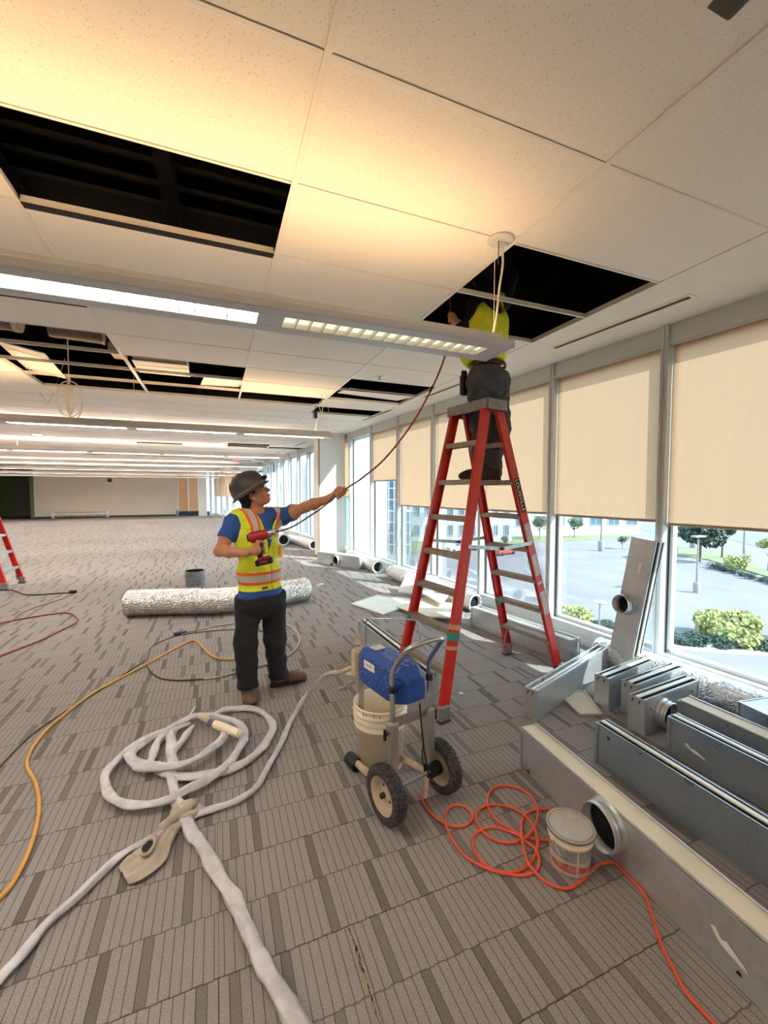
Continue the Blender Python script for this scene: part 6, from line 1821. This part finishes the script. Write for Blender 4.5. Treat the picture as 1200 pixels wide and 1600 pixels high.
# glasses, ear bud
gl_ = MB()
for q in (-1, 1):
    gl_.tube(spline([(q * .008, .108, -.002), (q * .03, .106, .014), (q * .055, .095, .010), (q * .062, .085, -.008), (q * .040, .101, -.022), (q * .014, .110, -.016), (q * .008, .108, -.002)], .01), .0016, 5)
    gl_.tube([(q * .060, .088, .004), (q * .079, .03, .004), (q * .080, -.012, -.004)], .0022, 5)
gl_.tube([(-.008, .109, -.002), (.008, .109, -.002)], .002, 5)
hcc = hd_c - root.location
Mg = Matrix(((hs_.x, hface.x, hup.x, hcc.x), (hs_.y, hface.y, hup.y, hcc.y), (hs_.z, hface.z, hup.z, hcc.z), (0, 0, 0, 1)))
go = gl_.build('safety_glasses', mat('glasses_frame', srgb(150, 140, 130), .3, var=.05), root); go.matrix_local = Mg
ln_m = MB()
for q in (-1, 1): ln_m.add([(q * .009, .1085, .010), (q * .055, .096, .010), (q * .060, .087, -.008), (q * .040, .102, -.021), (q * .012, .110, -.016)], [(0, 1, 2, 3, 4)])
lo_ = ln_m.build('lens', M_['glass'], go)
for q in (-1, 1):
    o = MB().lathe([(.0005, .0118), (.006, .0105), (.0105, .006), (.012, 0), (.0105, -.006), (.0005, -.012)], 16).build('eye', M_['white_paint'], root); o.matrix_local = Mg @ Matrix.Translation((q * .031, .0795, .0))
    i_ = MB().lathe([(.0005, .001), (.005, .0)], 14, 0, Matrix.Translation((0, .0119, 0)) @ Matrix.Rotation(-PI / 2, 4, 'X')).build('iris', M_['hair'], o)
    MB().tube(spline([(q * .014, .100, .020), (q * .03, .098, .026), (q * .048, .086, .022)], .008), .0028, 5).build('eyebrow', M_['hair'], root).matrix_local = Mg
eb = MB().tube([(.084, .002, -.008), (.086, .010, -.030)], [.007, .004], 8).build('ear_bud', M_['white_paint'], root); eb.matrix_local = Mg
lp_ = MB().tube(spline([(-.018, .0935, -.0565), (0, .097, -.0545), (.018, .0935, -.0565)], .006), .0035, 6).tube(spline([(-.015, .091, -.0625), (0, .095, -.0635), (.015, .091, -.0625)], .006), .0038, 6).build('lips', mat('lips', srgb(168, 92, 76), .5, var=.04), root); lp_.matrix_local = Mg

# ---------------------------------------------------------------- drill
M_['drill_red'] = mat('drill_red', srgb(176, 34, 38), .4, var=.1, vscale=20)
fwd = nv(at(440, 830, 2.80) - at(405, 838, 2.78)); upd = nv(dr_ax - fwd * dr_ax.dot(fwd)); sdd = fwd.cross(upd)
dl = thing('cordless_drill', 'red and black cordless drill held in the standing worker right hand', 'drill', dr_c)
Md = Matrix(((fwd.x, upd.x, sdd.x, 0), (fwd.y, upd.y, sdd.y, 0), (fwd.z, upd.z, sdd.z, 0), (0, 0, 0, 1)))
dl.matrix_world = Matrix.Translation(dr_c) @ Md
MB().tube([(-.055, .088, 0), (-.045, .088, 0), (.05, .088, 0), (.075, .088, 0)], [.022, .034, .034, .026], 18).box((0, .062, 0), (.09, .03, .044), b=.01).build('motor_body', M_['drill_red'], dl)
MB().tube([(-.062, .088, 0), (-.04, .088, 0)], [.024, .030], 18).box((.0, .119, 0), (.07, .008, .03), b=.003).build('rear_cap', M_['black'], dl)
MB().tube([(0, .06, 0), (-.004, .0, 0), (-.008, -.06, 0)], [.020, .0175, .019], 14).build('grip_handle', M_['black'], dl)
MB().box((.022, .035, 0), (.012, .03, .014), b=.004).build('trigger', M_['drill_red'], dl)
MB().box((.01, -.088, 0), (.115, .042, .068), b=.008).build('battery', M_['black'], dl)
MB().box((.015, -.064, 0), (.085, .018, .06), b=.006).box((.01, -.088, .035), (.05, .018, .003)).build('battery_top', M_['drill_red'], dl)
MB().tube([(.072, .088, 0), (.085, .088, 0), (.115, .088, 0), (.125, .088, 0)], [.02, .023, .021, .012], 16).build('chuck', M_['chrome'], dl)
# ---------------------------------------------------------------- long rod from drill to the ceiling
cp_ = dl.matrix_world @ Vector((.125, .088, 0))
P1 = [cp_, at(455, 824, 2.84), at(480, 809, 2.84), at(505, 792, 2.84), rod_h - rod_d * .06, rod_h, rod_h + rod_d * .06, at(562, 750, 2.93)]
P2 = [at(562, 750, 2.93), at(600, 718, 3.02), at(640, 668, 3.10), at(668, 620, 3.16), at(688, 577, 3.22), at(697, 548, 3.27), at(701, 520, 3.33), at(704, 497, 3.38), at(702, 460, 3.42), at(700, 430, 3.5), at(705, 395, 3.7)]
rd = thing('flexible_rod', 'long thin rod curving from the drill up into the ceiling opening', 'rod', cp_)
MB().tube([p - cp_ for p in spline(P1, .03)], .0055, 8).build('grey_section', M_['rod_g'], rd)
MB().tube([p - cp_ for p in spline(P2, .03)], .0070, 8).build('red_section', M_['rod_r'], rd)
cl_p = at(672, 612, 3.17) - cp_; MB().tube([cl_p, cl_p + nv(P2[4] - P2[3]) * .05], .010, 8).build('joint', M_['black'], rd)

# ---------------------------------------------------------------- worker on the ladder
stz = LZ[5] + .007
w2 = thing('person', 'worker on the ladder in lime vest and dark jeans, head inside the ceiling', 'person', (at(757, 752, 3.45).x, at(757, 752, 3.45).y, stz))
bpy.context.view_layer.update()
away = nv((.23, .97, 0)); rg_ = nv((.97, -.23, 0))
face = nv(away * .86 - rg_ * .50); rt_ = face.cross(UPV); TR = (rt_, face, UPV)
c2, wa2, pe2 = at(763, 512, 3.46), at(757, 556, 3.47), at(761, 590, 3.47)
s_r, e_r, w_r = at(786, 474, 3.53), at(800, 432, 3.50), at(782, 388, 3.48)
s_l, e_l, w_l = at(741, 478, 3.39), at(727, 526, 3.38), at(716, 505, 3.39)
nk2 = at(764, 462, 3.47); hd2 = at(757, 425, 3.50)
h_l, k_l, a_l = at(748, 598, 3.43), at(751, 664, 3.46), at(752, 728, 3.52)
h_r, k_r, a_r = at(776, 598, 3.50), at(783, 668, 3.47), at(770, 727, 3.45)
lo = Vector((1.62, 2.45, 1.6)); hi = Vector((2.75, 3.6, 3.75))
f2_ = Field(lo, hi, .0075)
f2_.ell(c2, (.17, .11, .21), TR, k=.04); f2_.ell(wa2, (.155, .115, .14), TR, k=.05); f2_.ell(pe2, (.165, .12, .12), TR, k=.05)
f2_.cap(s_r.lerp(nk2, .25), s_l.lerp(nk2, .25), .06, k=.04); f2_.cap(nk2 - UPV * .03, hd2 - UPV * .05, .06, .055, k=.03)
head(f2_, hd2, nv(face + UPV * .25), UPV, 1.0)
for a, b_, c_ in ((s_r, e_r, w_r), (s_l, e_l, w_l)):
    f2_.ell(a, (.06, .06, .06), k=.04); f2_.cap(a, b_, .050, .040, k=.03); f2_.cap(b_, c_, .042, .027, k=.02)
for a, b_, c_ in ((h_r, k_r, a_r), (h_l, k_l, a_l)):
    f2_.cap(a, b_, .085, .055, k=.05); f2_.cap(b_, c_, .055, .04, k=.03)
gr = at(705, 498, 3.385)
grip(f2_, gr, nv(at(702, 460, 3.42) - gr), nv(rg_ * .8 + away * .3), w_l, rad=.012, thumb=-1)
g2 = w_r + UPV * .06
f2_.ell(g2, (.035, .022, .045), TR, k=.02)
for i in range(4): f2_.cap(g2 + rt_ * (.026 - .018 * i) + UPV * .03, g2 + rt_ * (.03 - .021 * i) + UPV * (.09 - .008 * abs(i - 1)) + face * .02, .009, .0075, k=.004)
f2_.cap(g2 - rt_ * .03, g2 - rt_ * .06 + UPV * .04 + face * .02, .011, .009, k=.006)
place(w2, 'body', f2_, SKIN)
f3 = Field(lo, hi, .0075)
f3.ell(c2, (.183, .124, .22), TR, k=.04); f3.ell(wa2, (.175, .135, .13), TR, k=.05)
f3.cap(s_r.lerp(nk2, .2), s_l.lerp(nk2, .2), .07, k=.04)
for a, b_, c_ in ((s_r, e_r, w_r), (s_l, e_l, w_l)): f3.cap(a, b_, .064, .054, k=.03); f3.cap(b_, b_.lerp(c_, .75), .054, .042, k=.02)
f3.ell(hd2 - face * .02 + UPV * .01, (.105, .12, .135), TR, k=.03); f3.cap(nk2 + UPV * .02, hd2 - UPV * .03, .085, .09, k=.03)  # black hood added so the up-lit head stays dark in the opening
f3.ell(hd2 + face * .10, (.07, .08, .10), TR, op='sub', k=.01)
zb = at(757, 578, 3.47).z; f3.cut(lambda x, y, z: z - zb + 0 * x + 0 * y)
place(w2, 'shirt', f3, M_['blackcloth'], (.005, 12, (1, 1, 1.5), 3))
f4 = Field(lo, hi, .0075)
f4.ell(c2 - rt_ * .015, (.222, .145, .235), TR, k=.04); f4.ell(wa2 + UPV * .02 - rt_ * .02, (.225, .170, .16), TR, k=.05)
f4.cap(s_r.lerp(nk2, .36), s_l.lerp(nk2, .36), .078, k=.04)
zc = at(757, 571, 3.47).z; bc_ = c2
f4.cut(lambda x, y, z: z - zc - .05 * np.clip(((x - bc_.x) * face.x + (y - bc_.y) * face.y) / -.12, -1, 1) * .6 + 0 * z, .004)
for a, b_, q in ((s_r, e_r, 1), (s_l, e_l, -1)):
    f4.cap(a + rt_ * q * (.045 if q > 0 else .02) - UPV * .09, a + rt_ * q * (.03 if q > 0 else .0) + UPV * .08, .088, .09, op='sub', k=.01)
vz2 = at(766, 496, 3.4).z
def scoop(x, y, z):
    u = (x - bc_.x) * rt_.x + (y - bc_.y) * rt_.y + .055
    return np.sqrt(u ** 2 + (np.minimum(z - (vz2 + .095), 0)) ** 2) - .096
f4.cut(scoop)
M4 = Matrix(((rt_.x, face.x, 0, c2.x), (rt_.y, face.y, 0, c2.y), (0, 0, 1, 0), (0, 0, 0, 1)))
me = f4.mesh('safety_vest', vest_material(None, 'vest_lime'), 1); wrinkle(me, .008, 8, (1, 1, 1.2), 4)
me.transform(M4.inverted()); vo2 = link('safety_vest', me, w2); vo2.matrix_local = Matrix.Translation(-w2.location) @ M4
MB().box((.150, .0, c2.z + .02), (.008, .05, .22), b=.003).build('reflective_strip', M_['sticker'], vo2, (.043, 0, 0))
f5 = Field(lo, Vector((2.85, 3.8, 2.85)), .0075)
f5.ell(pe2, (.180, .140, .12), TR, k=.05); f5.ell(pe2 - UPV * .06 - face * .03, (.175, .13, .11), TR, k=.05)
for a, b_, c_ in ((h_r, k_r, a_r), (h_l, k_l, a_l)):
    f5.cap(a, b_, .104, .078, k=.03); f5.cap(b_, c_, .078, .066, k=.03); f5.cap(c_, c_ - UPV * .03, .070, .068, k=.02)
zt_ = at(757, 568, 3.47).z; f5.cut(lambda x, y, z: zt_ - z + 0 * x + 0 * y)
f5.cut(lambda x, y, z: z - (stz + .07) + 0 * x + 0 * y, .01)
tj = place(w2, 'jeans', f5, M_['jean'], (.011, 9, (1, 1, 1.8), 9))
# belt, back pocket outline, pouch
bp = []
for i in range(37):
    a = 2 * PI * i / 36; p = Vector((pe2.x, pe2.y, zt_ - .02)) + rt_ * math.cos(a) * .174 + face * math.sin(a) * .134 - w2.location
    bp.append(p)
MB().ribbon_tube(bp, .010, .036, 8).build('belt', mat('brown_belt', srgb(70, 48, 38), .6, var=.15), w2)
pk = pe2 + rt_ * .075 - face * .142 - UPV * .03 - w2.location
Rk = Matrix(((rt_.x, face.x, 0, pk.x), (rt_.y, face.y, 0, pk.y), (0, 0, 1, pk.z), (0, 0, 0, 1)))
MB().poly([(-.05, -.006), (.05, -.006), (.05, .006), (-.05, .006)], -.07, .06, 0, Rk @ Matrix.Rotation(.35, 4, 'Z')).build('back_pocket', M_['jean'], w2)
pq = at(725, 602, 3.50) - w2.location
MB().box((0, 0, 0), (.07, .05, .17), 0, Matrix.Translation(pq), b=.015).box((0, 0, .09), (.05, .03, .06), 0, Matrix.Translation(pq), b=.008).build('tool_pouch', M_['black'], w2)
tl_, tr_ = at(721, 752, 3.56), at(741, 752, 3.42)
hl_, hr_ = at(762, 752, 3.55), at(781, 752, 3.44)
for q in (tl_, tr_, hl_, hr_): q.z = stz
boot(w2, hl_, tl_, a_l, 'boot', M_['boot2']); boot(w2, hr_, tr_, a_r, 'boot', M_['boot2'])
Mq = Matrix.Translation(hd2 + UPV * .035 - w2.location)
h2 = MB().lathe([(.150, -.012), (.160, -.010), (.150, -.004), (.122, .004), (.118, .03), (.10, .07), (.06, .102), (.0005, .112)], 32).lathe([(.150, -.012), (.112, 0), (.09, .06), (.001, .1)], 32).build('hard_hat', M_['black'], w2)
h2.matrix_local = Mq @ Matrix.Diagonal((.9, 1, 1, 1))
